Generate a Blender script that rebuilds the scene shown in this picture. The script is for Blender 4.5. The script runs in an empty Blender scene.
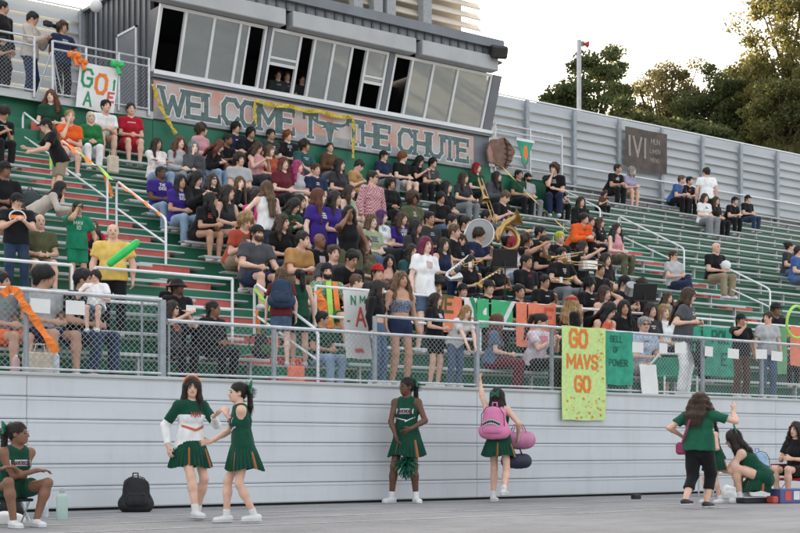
import bpy, math, random
import numpy as np
from mathutils import Vector, Matrix
from mathutils.bvhtree import BVHTree
random.seed(7); RNG = np.random.default_rng(7)
SC = bpy.context.scene; COL = SC.collection
R = math.radians
# ------------------------------------------------------------------ camera
F, TH, D, H, HZ = 1400.0, math.atan(1400/1850), 15.95, .74, 450.0
ST, CT = math.sin(TH), math.cos(TH)
cam = bpy.data.objects.new('camera', bpy.data.cameras.new('camera')); COL.objects.link(cam)
cam.location = (0, -D, H); cam.rotation_euler = (math.pi/2, 0, -TH)
cam.data.sensor_width = 36; cam.data.lens = F/800*36
cam.data.shift_y = (HZ-266.5)/800; cam.data.clip_end = 2000; cam.data.clip_start = .1
SC.camera = cam
# ------------------------------------------------------------------ sky, sun, exposure
SUN_EL, SUN_AZ = R(15), R(12)      # the sun stands low behind the stand, a little to the right
W = bpy.data.worlds.new('World'); SC.world = W; W.use_nodes = True
nt = W.node_tree; bg = nt.nodes['Background']
sky = nt.nodes.new('ShaderNodeTexSky'); sky.sky_type = 'NISHITA'; sky.sun_disc = False
sky.sun_elevation = SUN_EL; sky.sun_rotation = SUN_AZ; sky.dust_density = 5; sky.air_density = 1.0; sky.ozone_density = .6
veil = nt.nodes.new('ShaderNodeMix'); veil.data_type = 'RGBA'; veil.inputs[0].default_value = .22
nt.links.new(sky.outputs[0], veil.inputs[6]); veil.inputs[7].default_value = (9.2, 8.4, 7.4, 1)   # thin even cloud veil
nt.links.new(veil.outputs[2], bg.inputs[0]); bg.inputs[1].default_value = .1
sun = bpy.data.objects.new('sun', bpy.data.lights.new('sun', 'SUN')); COL.objects.link(sun)
sun.data.energy = 3.2; sun.data.angle = R(.6); sun.data.color = (1, .78, .5)
sd = Vector((math.sin(SUN_AZ)*math.cos(SUN_EL), math.cos(SUN_AZ)*math.cos(SUN_EL), math.sin(SUN_EL)))
sun.rotation_euler = sd.to_track_quat('Z', 'Y').to_euler(); sun.location = (0, 60, 60)
SC.view_settings.view_transform = 'Standard'; SC.view_settings.look = 'None'
SC.view_settings.exposure = 2.08; SC.view_settings.gamma = 1; SC.view_settings.use_curve_mapping = False

# ------------------------------------------------------------------ helpers
def pix(x, y, d):
    """point of the plane Y = d behind image position x, y of the photograph (surveying the place)"""
    u = (x-400)/F; t = (D+d)/(CT-u*ST)
    return Vector((t*(ST+u*CT), d, H+(HZ-y)/F*t))
def gpix(x, y, z=0.):
    u = (x-400)/F; t = (H-z)*F/(y-HZ)
    return Vector((t*(ST+u*CT), t*(CT-u*ST)-D, z))
def pxm(x, d):
    u = (x-400)/F; return F*(CT-u*ST)/(D+d)
def tag(o, label=None, cat=None, group=None, kind=None):
    if label: o['label'] = label
    if cat: o['category'] = cat
    if group: o['group'] = group
    if kind: o['kind'] = kind
    return o
def link(name, data, parent=None):
    o = bpy.data.objects.new(name, data); COL.objects.link(o)
    if parent: o.parent = parent
    return o
def empty(name, loc=(0, 0, 0), rz=0., label=None, cat=None, group=None):
    o = link(name, None); o.location = loc; o.rotation_euler = (0, 0, rz); o.empty_display_size = .1
    return tag(o, label, cat, group)
# ---- materials
MATS = {}
def mat(name, col, rough=.6, metal=0., var=.12, scale=6., bump=0., bscale=40., stretch=None, col2=None, spec=None, sheen=0.,
        coord='Object', trans=0., sss=0.):
    if name in MATS: return MATS[name]
    m = bpy.data.materials.new(name); m.use_nodes = True; n = m.node_tree; b = n.nodes['Principled BSDF']
    b.inputs['Roughness'].default_value = rough; b.inputs['Metallic'].default_value = metal
    if spec is not None: b.inputs['Specular IOR Level'].default_value = spec
    if sheen: b.inputs['Sheen Weight'].default_value = sheen
    if sss:
        b.inputs['Subsurface Weight'].default_value = sss; b.inputs['Subsurface Radius'].default_value = (.012, .004, .002)
    tc = n.nodes.new('ShaderNodeTexCoord'); mp = n.nodes.new('ShaderNodeMapping')
    n.links.new(tc.outputs[coord], mp.inputs[0])
    if stretch: mp.inputs['Scale'].default_value = stretch
    nz = n.nodes.new('ShaderNodeTexNoise'); nz.inputs['Scale'].default_value = scale; nz.inputs['Detail'].default_value = 4
    n.links.new(mp.outputs[0], nz.inputs['Vector'])
    rp = n.nodes.new('ShaderNodeValToRGB'); c = tuple(col[:3]); e = rp.color_ramp.elements
    lo = tuple(max(0, v*(1-var)) for v in c); hi = tuple(min(1, v*(1+var)) for v in c)
    if col2: lo = tuple(col2)
    e[0].position = .3; e[0].color = (*lo, 1); e[1].position = .7; e[1].color = (*hi, 1)
    n.links.new(nz.outputs['Fac'], rp.inputs[0]); n.links.new(rp.outputs[0], b.inputs['Base Color'])
    if bump:
        n2 = n.nodes.new('ShaderNodeTexNoise'); n2.inputs['Scale'].default_value = bscale; n2.inputs['Detail'].default_value = 3
        n.links.new(mp.outputs[0], n2.inputs['Vector'])
        bp = n.nodes.new('ShaderNodeBump'); bp.inputs['Strength'].default_value = min(1, bump); bp.inputs['Distance'].default_value = .02
        n.links.new(n2.outputs['Fac'], bp.inputs['Height']); n.links.new(bp.outputs[0], b.inputs['Normal'])
    if trans:
        tr = n.nodes.new('ShaderNodeBsdfTranslucent'); mx = n.nodes.new('ShaderNodeMixShader'); mx.inputs[0].default_value = trans
        n.links.new(rp.outputs[0], tr.inputs[0]); n.links.new(b.outputs[0], mx.inputs[1]); n.links.new(tr.outputs[0], mx.inputs[2])
        n.links.new(mx.outputs[0], n.nodes['Material Output'].inputs[0])
    MATS[name] = m; return m
# ---- mesh builder
class MB:
    def __init__(s): s.v = []; s.f = []; s.mi = []
    def add(s, vs, fs, m=0):
        o = len(s.v); s.v += [tuple(p) for p in vs]; s.f += [tuple(i+o for i in f) for f in fs]; s.mi += [m]*len(fs)
    def box(s, x0, x1, y0, y1, z0, z1, m=0):
        s.add([(x0,y0,z0),(x1,y0,z0),(x1,y1,z0),(x0,y1,z0),(x0,y0,z1),(x1,y0,z1),(x1,y1,z1),(x0,y1,z1)],
              [(0,3,2,1),(4,5,6,7),(0,1,5,4),(1,2,6,5),(2,3,7,6),(3,0,4,7)], m); return s
    def cbox(s, x0, x1, y0, y1, z0, z1, c=.01, m=0):
        """box with chamfered edges"""
        vs = []; cx, cy, cz = (x0+x1)/2, (y0+y1)/2, (z0+z1)/2
        hx, hy, hz = (x1-x0)/2, (y1-y0)/2, (z1-z0)/2; c = min(c, hx*.9, hy*.9, hz*.9); idx = {}
        for sx in (-1, 1):
            for sy in (-1, 1):
                for sz in (-1, 1):
                    for a in range(3):
                        h = [hx-c, hy-c, hz-c]; h[a] += c
                        idx[(sx,sy,sz,a)] = len(vs); vs.append((cx+sx*h[0], cy+sy*h[1], cz+sz*h[2]))
        fs = []; q = [(-1,-1),(1,-1),(1,1),(-1,1)]
        for a in range(3):
            for sg in (-1, 1):
                f = []
                for (p, r) in q:
                    k = [0,0,0]; k[a] = sg; k[(a+1)%3] = p; k[(a+2)%3] = r; f.append(idx[(*k, a)])
                fs.append(f if sg > 0 else f[::-1])
        for a in range(3):
            b2, c2 = (a+1)%3, (a+2)%3
            for p in (-1, 1):
                for r in (-1, 1):
                    def K(e, ax):
                        k = [0,0,0]; k[a] = e; k[b2] = p; k[c2] = r; return idx[(*k, ax)]
                    f = [K(-1,b2), K(1,b2), K(1,c2), K(-1,c2)]
                    fs.append(f if p*r > 0 else f[::-1])
        for sx in (-1, 1):
            for sy in (-1, 1):
                for sz in (-1, 1):
                    f = [idx[(sx,sy,sz,0)], idx[(sx,sy,sz,1)], idx[(sx,sy,sz,2)]]
                    fs.append(f if sx*sy*sz > 0 else f[::-1])
        s.add(vs, fs, m); return s
    def hexa(s, p, m=0):
        """eight corners, bottom four then top four"""
        s.add(p, [(0,3,2,1),(4,5,6,7),(0,1,5,4),(1,2,6,5),(2,3,7,6),(3,0,4,7)], m); return s
    def tube(s, pts, r, n=6, m=0, cap=True):
        pts = [Vector(p) for p in pts]; rs = r if isinstance(r, (list, tuple)) else [r]*len(pts)
        ring = []; up = None
        for i, p in enumerate(pts):
            t = ((pts[min(i+1, len(pts)-1)]-p).normalized() + (p-pts[max(i-1, 0)]).normalized())
            t = t.normalized() if t.length > 1e-6 else Vector((0,0,1))
            if up is None: up = Vector((0,0,1)) if abs(t.z) < .9 else Vector((1,0,0))
            a = t.cross(up).normalized(); b = a.cross(t).normalized(); up = b
            ring.append([p+(a*math.cos(2*math.pi*k/n)+b*math.sin(2*math.pi*k/n))*rs[i] for k in range(n)])
        vs = [q for rr in ring for q in rr]; fs = []
        for i in range(len(pts)-1):
            for k in range(n):
                k2 = (k+1) % n; fs.append((i*n+k, (i+1)*n+k, (i+1)*n+k2, i*n+k2))
        if cap: fs.append(tuple(range(n))); fs.append(tuple(reversed([(len(pts)-1)*n+k for k in range(n)])))
        s.add(vs, fs, m); return s
    def lathe(s, prof, n=16, c=(0,0,0), axis=None, m=0):
        c = Vector(c); ax = Vector(axis or (0,0,1)).normalized()
        a = ax.orthogonal().normalized(); b = ax.cross(a); vs = []
        for (r, h) in prof:
            for k in range(n):
                t = 2*math.pi*k/n; vs.append(c+ax*h+(a*math.cos(t)+b*math.sin(t))*r)
        fs = []
        for i in range(len(prof)-1):
            for k in range(n):
                k2 = (k+1) % n; fs.append((i*n+k, i*n+k2, (i+1)*n+k2, (i+1)*n+k))
        fs.append(tuple(reversed(range(n)))); fs.append(tuple((len(prof)-1)*n+k for k in range(n)))
        s.add(vs, fs, m); return s
    def mesh(s, name, mats=None, smooth=False):
        me = bpy.data.meshes.new(name); me.from_pydata(s.v, [], s.f)
        for m in (mats if isinstance(mats, (list, tuple)) else [mats]):
            if m: me.materials.append(m)
        if len(set(s.mi)) > 1: me.polygons.foreach_set('material_index', s.mi)
        if smooth:
            me.polygons.foreach_set('use_smooth', [True]*len(me.polygons))
            me.set_sharp_from_angle(angle=R(42))
        me.update(); return me
    def build(s, name, mats=None, parent=None, smooth=False, loc=None):
        o = link(name, s.mesh(name, mats, smooth), parent)
        if loc is not None: o.location = loc
        return o
# ---- stroke letters on a unit box, used as painted lettering
GL = {
 'A': [[(0,0),(.5,1),(1,0)],[(.22,.36),(.78,.36)]], 'B': [[(0,0),(0,1),(.75,1),(.95,.78),(.75,.53),(0,.53)],[(.75,.53),(1,.27),(.78,0),(0,0)]],
 'C': [[(1,.78),(.78,1),(.25,1),(0,.75),(0,.25),(.25,0),(.78,0),(1,.22)]], 'D': [[(0,0),(0,1),(.65,1),(1,.7),(1,.3),(.65,0),(0,0)]],
 'E': [[(1,1),(0,1),(0,0),(1,0)],[(0,.52),(.75,.52)]], 'F': [[(1,1),(0,1),(0,0)],[(0,.52),(.75,.52)]],
 'G': [[(1,.78),(.78,1),(.25,1),(0,.75),(0,.25),(.25,0),(.78,0),(1,.22),(1,.48),(.55,.48)]], 'H': [[(0,0),(0,1)],[(1,0),(1,1)],[(0,.5),(1,.5)]],
 'I': [[(.5,0),(.5,1)]], 'K': [[(0,0),(0,1)],[(1,1),(0,.42)],[(.35,.62),(1,0)]], 'L': [[(0,1),(0,0),(.95,0)]],
 'M': [[(0,0),(0,1),(.5,.3),(1,1),(1,0)]], 'N': [[(0,0),(0,1),(1,0),(1,1)]],
 'O': [[(.25,1),(0,.75),(0,.25),(.25,0),(.75,0),(1,.25),(1,.75),(.75,1),(.25,1)]], 'P': [[(0,0),(0,1),(.75,1),(1,.75),(.75,.48),(0,.48)]],
 'R': [[(0,0),(0,1),(.75,1),(1,.75),(.75,.5),(0,.5)],[(.5,.5),(1,0)]], 'S': [[(1,.8),(.75,1),(.25,1),(0,.78),(.2,.55),(.8,.45),(1,.22),(.75,0),(.25,0),(0,.2)]],
 'T': [[(0,1),(1,1)],[(.5,1),(.5,0)]], 'U': [[(0,1),(0,.22),(.25,0),(.75,0),(1,.22),(1,1)]], 'V': [[(0,1),(.5,0),(1,1)]],
 'W': [[(0,1),(.27,0),(.5,.7),(.73,0),(1,1)]], 'Y': [[(0,1),(.5,.5),(1,1)],[(.5,.5),(.5,0)]], '!': [[(.5,1),(.5,.3)],[(.5,.1),(.5,0)]], '-': [[(0,.5),(1,.5)]], '/': [[(0,0),(1,1)]],
 'X': [[(0,0),(1,1)],[(0,1),(1,0)]], '1': [[(.2,.8),(.5,1),(.5,0)]], '0': [[(.25,1),(0,.75),(0,.25),(.25,0),(.75,0),(1,.25),(1,.75),(.75,1),(.25,1)]]}
SERIF = {'W': [(0,1),(1,1)], 'E': [(0,1),(0,0)], 'L': [(0,1),(0,0)], 'M': [(0,0),(1,0),(0,1),(1,1)], 'T': [(.5,0)], 'H': [(0,0),(1,0),(0,1),(1,1)],
         'U': [(0,1),(1,1)]}
def letter_quads(ch, x, z, w, h, th, serif=0.):
    """list of quads (each 4 (x, z) points) drawing one letter with stroke width th"""
    out = []
    def seg(p, q):
        dx, dz = q[0]-p[0], q[1]-p[1]; l = math.hypot(dx, dz) or 1
        dx, dz = dx/l, dz/l; e = th*.5; nx, nz = -dz*e, dx*e
        p = (p[0]-dx*e*.85, p[1]-dz*e*.85); q = (q[0]+dx*e*.85, q[1]+dz*e*.85)
        out.append([(p[0]+nx,p[1]+nz),(p[0]-nx,p[1]-nz),(q[0]-nx,q[1]-nz),(q[0]+nx,q[1]+nz)])
    for pl in GL.get(ch, []):
        P = [(x+a*w, z+b*h) for a, b in pl]
        for i in range(len(P)-1): seg(P[i], P[i+1])
    if serif:
        for (a, b) in SERIF.get(ch, []):
            cx, cz = x+a*w, z+b*h; o2 = th; th_ = th*.62
            zz = cz + (th*.5-th_*.5)*(1 if b > .5 else -1)
            out.append([(cx-serif, zz+th_*.5),(cx-serif, zz-th_*.5),(cx+serif, zz-th_*.5),(cx+serif, zz+th_*.5)])
        if ch in 'ELT':
            ends = {'E': [(1,1),(1,0)], 'L': [(.95,0)], 'T': [(0,1),(1,1)]}[ch]
            for (a, b) in ends:
                cx, cz = x+a*w, z+b*h; s2 = -1 if b > .5 else 1
                out.append([(cx-th*.35, cz),(cx+th*.35, cz),(cx+th*.35, cz+s2*h*.27),(cx-th*.35, cz+s2*h*.27)])
    return out
def text_quads(txt, x, z, h, w=.62, gap=.28, th=.16, serif=0.):
    """one line of letters; sizes in units of the letter height h"""
    out = []; cx = x
    for ch in txt:
        if ch == ' ': cx += h*.5; continue
        lw = h*w*(1.35 if ch in 'MW' else .35 if ch in 'I!1' else 1)
        out += letter_quads(ch, cx, z, lw, h, h*th, serif*h); cx += lw+h*gap
    return out, cx-h*gap-x
# ------------------------------------------------------------------ smooth blended bodies (distance field turned into one continuous surface)
class Field:
    def __init__(s, lo, hi, vox):
        s.lo = np.array(lo, float); s.h = vox; s.n = np.ceil((np.array(hi)-s.lo)/vox).astype(int)+1
        s.a = np.full(s.n, 9., np.float32)
    def sub(s, lo, hi):
        i0 = np.clip(np.floor((np.array(lo)-s.lo)/s.h).astype(int), 0, s.n); i1 = np.clip(np.ceil((np.array(hi)-s.lo)/s.h).astype(int)+1, 0, s.n)
        if (i1 <= i0).any(): return None, None
        g = [(s.lo[k]+np.arange(i0[k], i1[k])*s.h).astype(np.float32) for k in range(3)]
        return (slice(i0[0],i1[0]), slice(i0[1],i1[1]), slice(i0[2],i1[2])), (g[0][:,None,None], g[1][None,:,None], g[2][None,None,:])
    def put(s, sl, d, k, op):
        a = s.a[sl]
        if op == 'sub': s.a[sl] = np.maximum(a, -d); return
        h = np.clip(.5+.5*(a-d)/k, 0, 1); s.a[sl] = a*(1-h)+d*h-k*h*(1-h)
    def cone(s, a, b, ra, rb, side=None, flat=(False, False), k=.03, op='add', infl=0.):
        """elliptical round cone from a to b; ra, rb radii or (side, depth) radii"""
        a = np.array(a, float); b = np.array(b, float)
        ra = np.array(ra if hasattr(ra, '__len__') else (ra, ra), float)+infl; rb = np.array(rb if hasattr(rb, '__len__') else (rb, rb), float)+infl
        ax = b-a; L = np.linalg.norm(ax) or 1e-6; ax = ax/L
        if side is None: side = (1,0,0) if abs(ax[0]) < .9 else (0,1,0)
        sx = np.array(side, float); sx = sx-ax*sx.dot(ax); sx /= np.linalg.norm(sx) or 1; sy = np.cross(ax, sx)
        m = max(ra.max(), rb.max())+.05
        sl, g = s.sub(np.minimum(a, b)-m, np.maximum(a, b)+m)
        if sl is None: return
        px, py, pz = g[0]-a[0], g[1]-a[1], g[2]-a[2]
        u = px*ax[0]+py*ax[1]+pz*ax[2]; x = px*sx[0]+py*sx[1]+pz*sx[2]; y = px*sy[0]+py*sy[1]+pz*sy[2]
        t = np.clip(u/L, 0, 1); e = u-t*L
        rx = ra[0]+(rb[0]-ra[0])*t; ry = ra[1]+(rb[1]-ra[1])*t; rm = np.minimum(rx, ry)
        if flat[0]: f0 = -u
        if flat[1]: f1 = u-L
        d = (np.sqrt((x/rx)**2+(y/ry)**2+(e/rm)**2)-1)*rm
        if flat[0]: d = np.maximum(d, f0)
        if flat[1]: d = np.maximum(d, f1)
        s.put(sl, d.astype(np.float32), k, op)
    def ell(s, c, r, rot=None, k=.03, op='add', infl=0.):
        c = np.array(c, float); r = np.array(r, float)+infl; m = r.max()+.05
        sl, g = s.sub(c-m, c+m)
        if sl is None: return
        p = [g[0]-c[0], g[1]-c[1], g[2]-c[2]]
        if rot is not None:
            p = [p[0]*rot[0][j]+p[1]*rot[1][j]+p[2]*rot[2][j] for j in range(3)]
        q = np.sqrt((p[0]/r[0])**2+(p[1]/r[1])**2+(p[2]/r[2])**2)
        s.put(sl, ((q-1)*r.min()).astype(np.float32), k, op)
    def cut(s, pt, nrm):
        """remove what lies on the side the normal points to"""
        g = [(s.lo[k]+np.arange(s.n[k])*s.h).astype(np.float32) for k in range(3)]
        d = (g[0][:,None,None]-pt[0])*nrm[0]+(g[1][None,:,None]-pt[1])*nrm[1]+(g[2][None,None,:]-pt[2])*nrm[2]
        s.a = np.maximum(s.a, d)
    def ripple(s, amp, fr, seed=0, stretch=(1,1,1)):
        r = np.random.default_rng(seed); g = [(s.lo[k]+np.arange(s.n[k])*s.h).astype(np.float32) for k in range(3)]
        w = 0
        for i in range(4):
            v = r.normal(size=3); v /= np.linalg.norm(v); v *= fr*(1+.7*i)*np.array(stretch); ph = r.uniform(0, 6, 3)
            w = w+np.sin(g[0]*v[0]+ph[0])[:,None,None]*np.sin(g[1]*v[1]+ph[1])[None,:,None]*np.sin(g[2]*v[2]+ph[2])[None,None,:]/(1+.6*i)
        s.a = s.a+(amp*w).astype(np.float32)
    def polys(s):
        A = s.a; ins = A < 0; n = A.shape
        c = np.zeros((n[0]-1, n[1]-1, n[2]-1), np.int8)
        for i in (0,1):
            for j in (0,1):
                for k in (0,1): c += ins[i:n[0]-1+i, j:n[1]-1+j, k:n[2]-1+k]
        act = (c > 0) & (c < 8); idx = np.argwhere(act)
        if not len(idx): return np.zeros((0,3)), np.zeros((0,4), int)
        num = np.full(act.shape, -1, np.int64); num[act] = np.arange(len(idx))
        P = np.zeros((len(idx), 3)); cnt = np.zeros(len(idx)); i0 = idx
        for ax in range(3):
            o = [k for k in range(3) if k != ax]
            for p in (0,1):
                for q in (0,1):
                    e0 = i0.copy(); e0[:,o[0]] += p; e0[:,o[1]] += q; e1 = e0.copy(); e1[:,ax] += 1
                    v0 = A[tuple(e0.T)]; v1 = A[tuple(e1.T)]; cr = (v0 < 0) != (v1 < 0)
                    t = np.where(cr, v0/np.where(cr, v0-v1, 1), 0)
                    pt = e0.astype(float); pt[:,ax] += t; P += pt*cr[:,None]; cnt += cr
        P = s.lo+P/cnt[:,None]*s.h; faces = []
        for ax in range(3):
            o = [(ax+1)%3, (ax+2)%3]
            sl0 = [slice(None)]*3; sl1 = [slice(None)]*3; sl0[ax] = slice(0,-1); sl1[ax] = slice(1,None)
            cr = ins[tuple(sl0)] != ins[tuple(sl1)]; E = np.argwhere(cr)
            E = E[(E[:,o[0]] > 0) & (E[:,o[1]] > 0) & (E[:,o[0]] < n[o[0]]-1) & (E[:,o[1]] < n[o[1]]-1)]
            fl = ins[tuple(E.T)]
            q = []
            for (da, db) in ((-1,-1),(0,-1),(0,0),(-1,0)):
                C = E.copy(); C[:,o[0]] += da; C[:,o[1]] += db; q.append(num[tuple(C.T)])
            Q = np.stack(q, 1); Q[~fl] = Q[~fl][:, ::-1]; faces.append(Q)
        Fc = np.concatenate(faces); return P, Fc[(Fc >= 0).all(1)]
    def mesh(s, name):
        P, Q = s.polys(); me = bpy.data.meshes.new(name)
        me.vertices.add(len(P)); me.vertices.foreach_set('co', P.astype(np.float32).ravel())
        me.loops.add(len(Q)*4); me.loops.foreach_set('vertex_index', Q.astype(np.int32).ravel())
        me.polygons.add(len(Q)); me.polygons.foreach_set('loop_start', np.arange(len(Q), dtype=np.int32)*4)
        me.update(calc_edges=True); me.polygons.foreach_set('use_smooth', np.ones(len(Q), bool)); me.update()
        return me
def V3(*a): return np.array(a, float)
def ik(a, b, l1, l2, pole):
    """middle joint of a two-bone chain; returns joint and the reachable end"""
    a = np.array(a, float); b = np.array(b, float); v = b-a; L = np.linalg.norm(v); mx = (l1+l2)*.995
    if L > mx: b = a+v/L*mx; v = b-a; L = mx
    u = v/(L or 1); x = (l1*l1-l2*l2+L*L)/(2*L); h = math.sqrt(max(0, l1*l1-x*x))
    p = np.array(pole, float); p = p-u*p.dot(u); p /= np.linalg.norm(p) or 1
    return a+u*x+p*h, b
def rotz(v, a):
    c, s = math.cos(a), math.sin(a); return V3(c*v[0]-s*v[1], s*v[0]+c*v[1], v[2])
class Skel: pass
def skeleton(mode='sit', lean=8., twist=0., hyaw=0., hpitch=0., lh=(.12,-.33,.62), rh=(-.12,-.33,.62), lf=(.1,-.40,.08), rf=(-.1,-.40,.08),
             lp=(.6,.6,-.5), rp=(-.6,.6,-.5), fem=True, ph=None, side=0., lhd=None, rhd=None, lkp=(.08,-1,.3), rkp=(-.08,-1,.3), lpn=None, rpn=None, yfoot=(0.,0.)):
    k = Skel(); l = R(lean); tw = R(twist)
    k.P = V3(0, 0, ph if ph is not None else (.52 if mode == 'sit' else .93)); k.fem = fem
    u = V3(math.sin(R(side)), -math.sin(l), math.cos(l)); u /= np.linalg.norm(u); k.u = u
    k.waist = k.P+.14*u; k.chest = k.P+.31*u; k.nb = k.P+.50*u; k.rt = rotz(V3(1,0,0), tw); k.fw = rotz(V3(0,-1,0), tw)
    u2 = V3(u[0]*.5, u[1]*.45, 1); u2 /= np.linalg.norm(u2)
    k.head = k.nb+u2*.15+k.fw*.022; k.hrot = Matrix.Rotation(tw+R(hyaw), 3, 'Z') @ Matrix.Rotation(-R(hpitch), 3, 'X')
    sw = .155 if fem else .18; c = k.nb-.06*u; k.ls = c+k.rt*sw; k.rs = c-k.rt*sw
    k.lhip = k.P+V3(.088,0,-.01); k.rhip = k.P+V3(-.088,0,-.01)
    k.le, k.lw = ik(k.ls, lh, .28, .25, lp); k.re, k.rw = ik(k.rs, rh, .28, .25, rp)
    k.lk, k.la = ik(k.lhip, lf, .43, .42, lkp); k.rk, k.ra = ik(k.rhip, rf, .43, .42, rkp)
    def hd(e, w, d):
        d = np.array(d, float) if d is not None else w-e; return d/np.linalg.norm(d)
    k.lhd = hd(k.le, k.lw, lhd); k.rhd = hd(k.re, k.rw, rhd); k.lpn, k.rpn = lpn, rpn; k.yf = yfoot
    k.mode = mode; return k
def bounds(k, m=.2):
    pts = np.array([k.P, k.waist, k.chest, k.nb, k.head, k.ls, k.rs, k.le, k.re, k.lw+.12*k.lhd, k.rw+.12*k.rhd, k.lk, k.rk, k.la, k.ra, k.la+V3(0,-.14,-.07), k.ra+V3(0,-.14,-.07)])
    return pts.min(0)-m, pts.max(0)+m
def torso(f, k, infl=0., bottom=True, top=True, kk=.05):
    fe = k.fem; s = k.rt
    w = .113 if fe else .132
    if bottom: f.cone(k.P-.03*k.u, k.waist, (.155 if fe else .15, .115), (w, .09), (1,0,0), k=kk, infl=infl)
    f.cone(k.waist, k.chest, (w, .09), (.138 if fe else .158, .105), s, k=kk, infl=infl)
    f.cone(k.chest, k.nb-.045*k.u, (.138 if fe else .158, .105), (.118, .072), s, k=kk, infl=infl)
    if fe:
        for q in (-1, 1): f.ell(k.chest+s*.06*q+k.fw*.07-.01*k.u, (.055,.052,.055), k=.04, infl=infl)
    if top: f.cone(k.ls, k.rs, .052, .052, k=kk, infl=infl)
def headpts(k, p): return k.head+np.array(k.hrot @ Vector(p))
def hand(f, w, hd, pn, side, fine, curl=.6):
    hd = np.array(hd); pn = np.array(pn if pn is not None else (-.75*side, 0, 0) if abs(hd[0]) < .8 else (0,0,-1), float)
    pn = pn-hd*pn.dot(hd); pn /= np.linalg.norm(pn) or 1; ac = np.cross(pn, hd)*side   # across the palm, thumb side positive
    pe = w+hd*.085
    f.cone(w+hd*.01, pe, (.03,.02), (.038,.016), ac, k=.02)
    if fine:
        for i, (o, ln) in enumerate(((.03,.072),(.010,.082),(-.011,.076),(-.031,.06))):
            b0 = pe+ac*o; d1 = hd*math.cos(curl*.5)+pn*math.sin(curl*.5)+ac*(o*1.5); m = b0+d1*ln*.52
            d2 = hd*math.cos(curl*1.4)+pn*math.sin(curl*1.4)+ac*(o*1.5)
            f.cone(b0-hd*.01, m, .0095, .0088, k=.008); f.cone(m, m+d2*ln*.5, .0088, .007, k=.006)
        t0 = w+hd*.03+ac*.026; t1 = t0+hd*.035+ac*.03+pn*.012; f.cone(t0, t1, .013, .0105, k=.012); f.cone(t1, t1+hd*.03+ac*.006+pn*.012, .0105, .008, k=.006)
    else:
        d1 = hd*math.cos(curl)+pn*math.sin(curl); f.cone(pe, pe+d1*.07, (.036,.014), (.026,.011), ac, k=.015)
        t0 = w+hd*.03+ac*.03; f.cone(t0, t0+hd*.05+ac*.02+pn*.012, .013, .009, k=.012)
def make_body(k, vox, fine=False):
    lo, hi = bounds(k); f = Field(lo, hi, vox); torso(f, k); th = .078 if k.fem else .075
    for (hp, kn, an) in ((k.lhip, k.lk, k.la), (k.rhip, k.rk, k.ra)):
        f.cone(hp, kn, th, .05, k=.05); f.cone(kn, kn+(an-kn)*.33, .05, .054, k=.03); f.cone(kn+(an-kn)*.3, an, .053, .033, k=.03)
    for i, an in enumerate((k.la, k.ra)):
        d = rotz(V3(0,-1,0), R(k.yf[i])); f.cone(an+d*-.03+V3(0,0,-.035), an+d*.12+V3(0,0,-.055), (.03,.03), (.036,.018), (1,0,0), k=.03)
    ar = .043 if k.fem else .05
    for (sh, el, wr, hd_, pn, sd_) in ((k.ls, k.le, k.lw, k.lhd, k.lpn, 1), (k.rs, k.re, k.rw, k.rhd, k.rpn, -1)):
        f.cone(sh, el, ar+.006, ar-.008, k=.035); f.cone(el, el+(wr-el)*.3, ar-.006, ar-.006, k=.02); f.cone(el+(wr-el)*.25, wr, ar-.006, .024, k=.02)
        hand(f, wr, hd_, pn, sd_, fine)
    Rm = [[k.hrot[i][j] for j in range(3)] for i in range(3)]
    f.cone(k.nb-.06*k.u, headpts(k, (0,.025,-.05)), .058 if k.fem else .064, .05 if k.fem else .058, k=.035)
    f.ell(headpts(k, (0,.014,.03)), (.073,.092,.086), Rm, k=.03)
    f.ell(headpts(k, (0,-.026,-.035)), (.058,.062,.074), Rm, k=.03)
    f.ell(headpts(k, (0,-.05,-.085)), (.03,.028,.024), Rm, k=.025)
    f.cone(headpts(k, (0,-.084,.008)), headpts(k, (0,-.103,-.024)), .009, .0135, k=.012)
    f.ell(headpts(k, (0,-.08,-.058)), (.024,.012,.012), Rm, k=.012)
    for q in (-1, 1):
        f.ell(headpts(k, (.074*q,.012,-.008)), (.012,.022,.032), Rm, k=.01)
        f.ell(headpts(k, (.03*q,-.088,.006)), (.016,.012,.010), Rm, k=.012, op='sub')
    return f.mesh('body')
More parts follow.
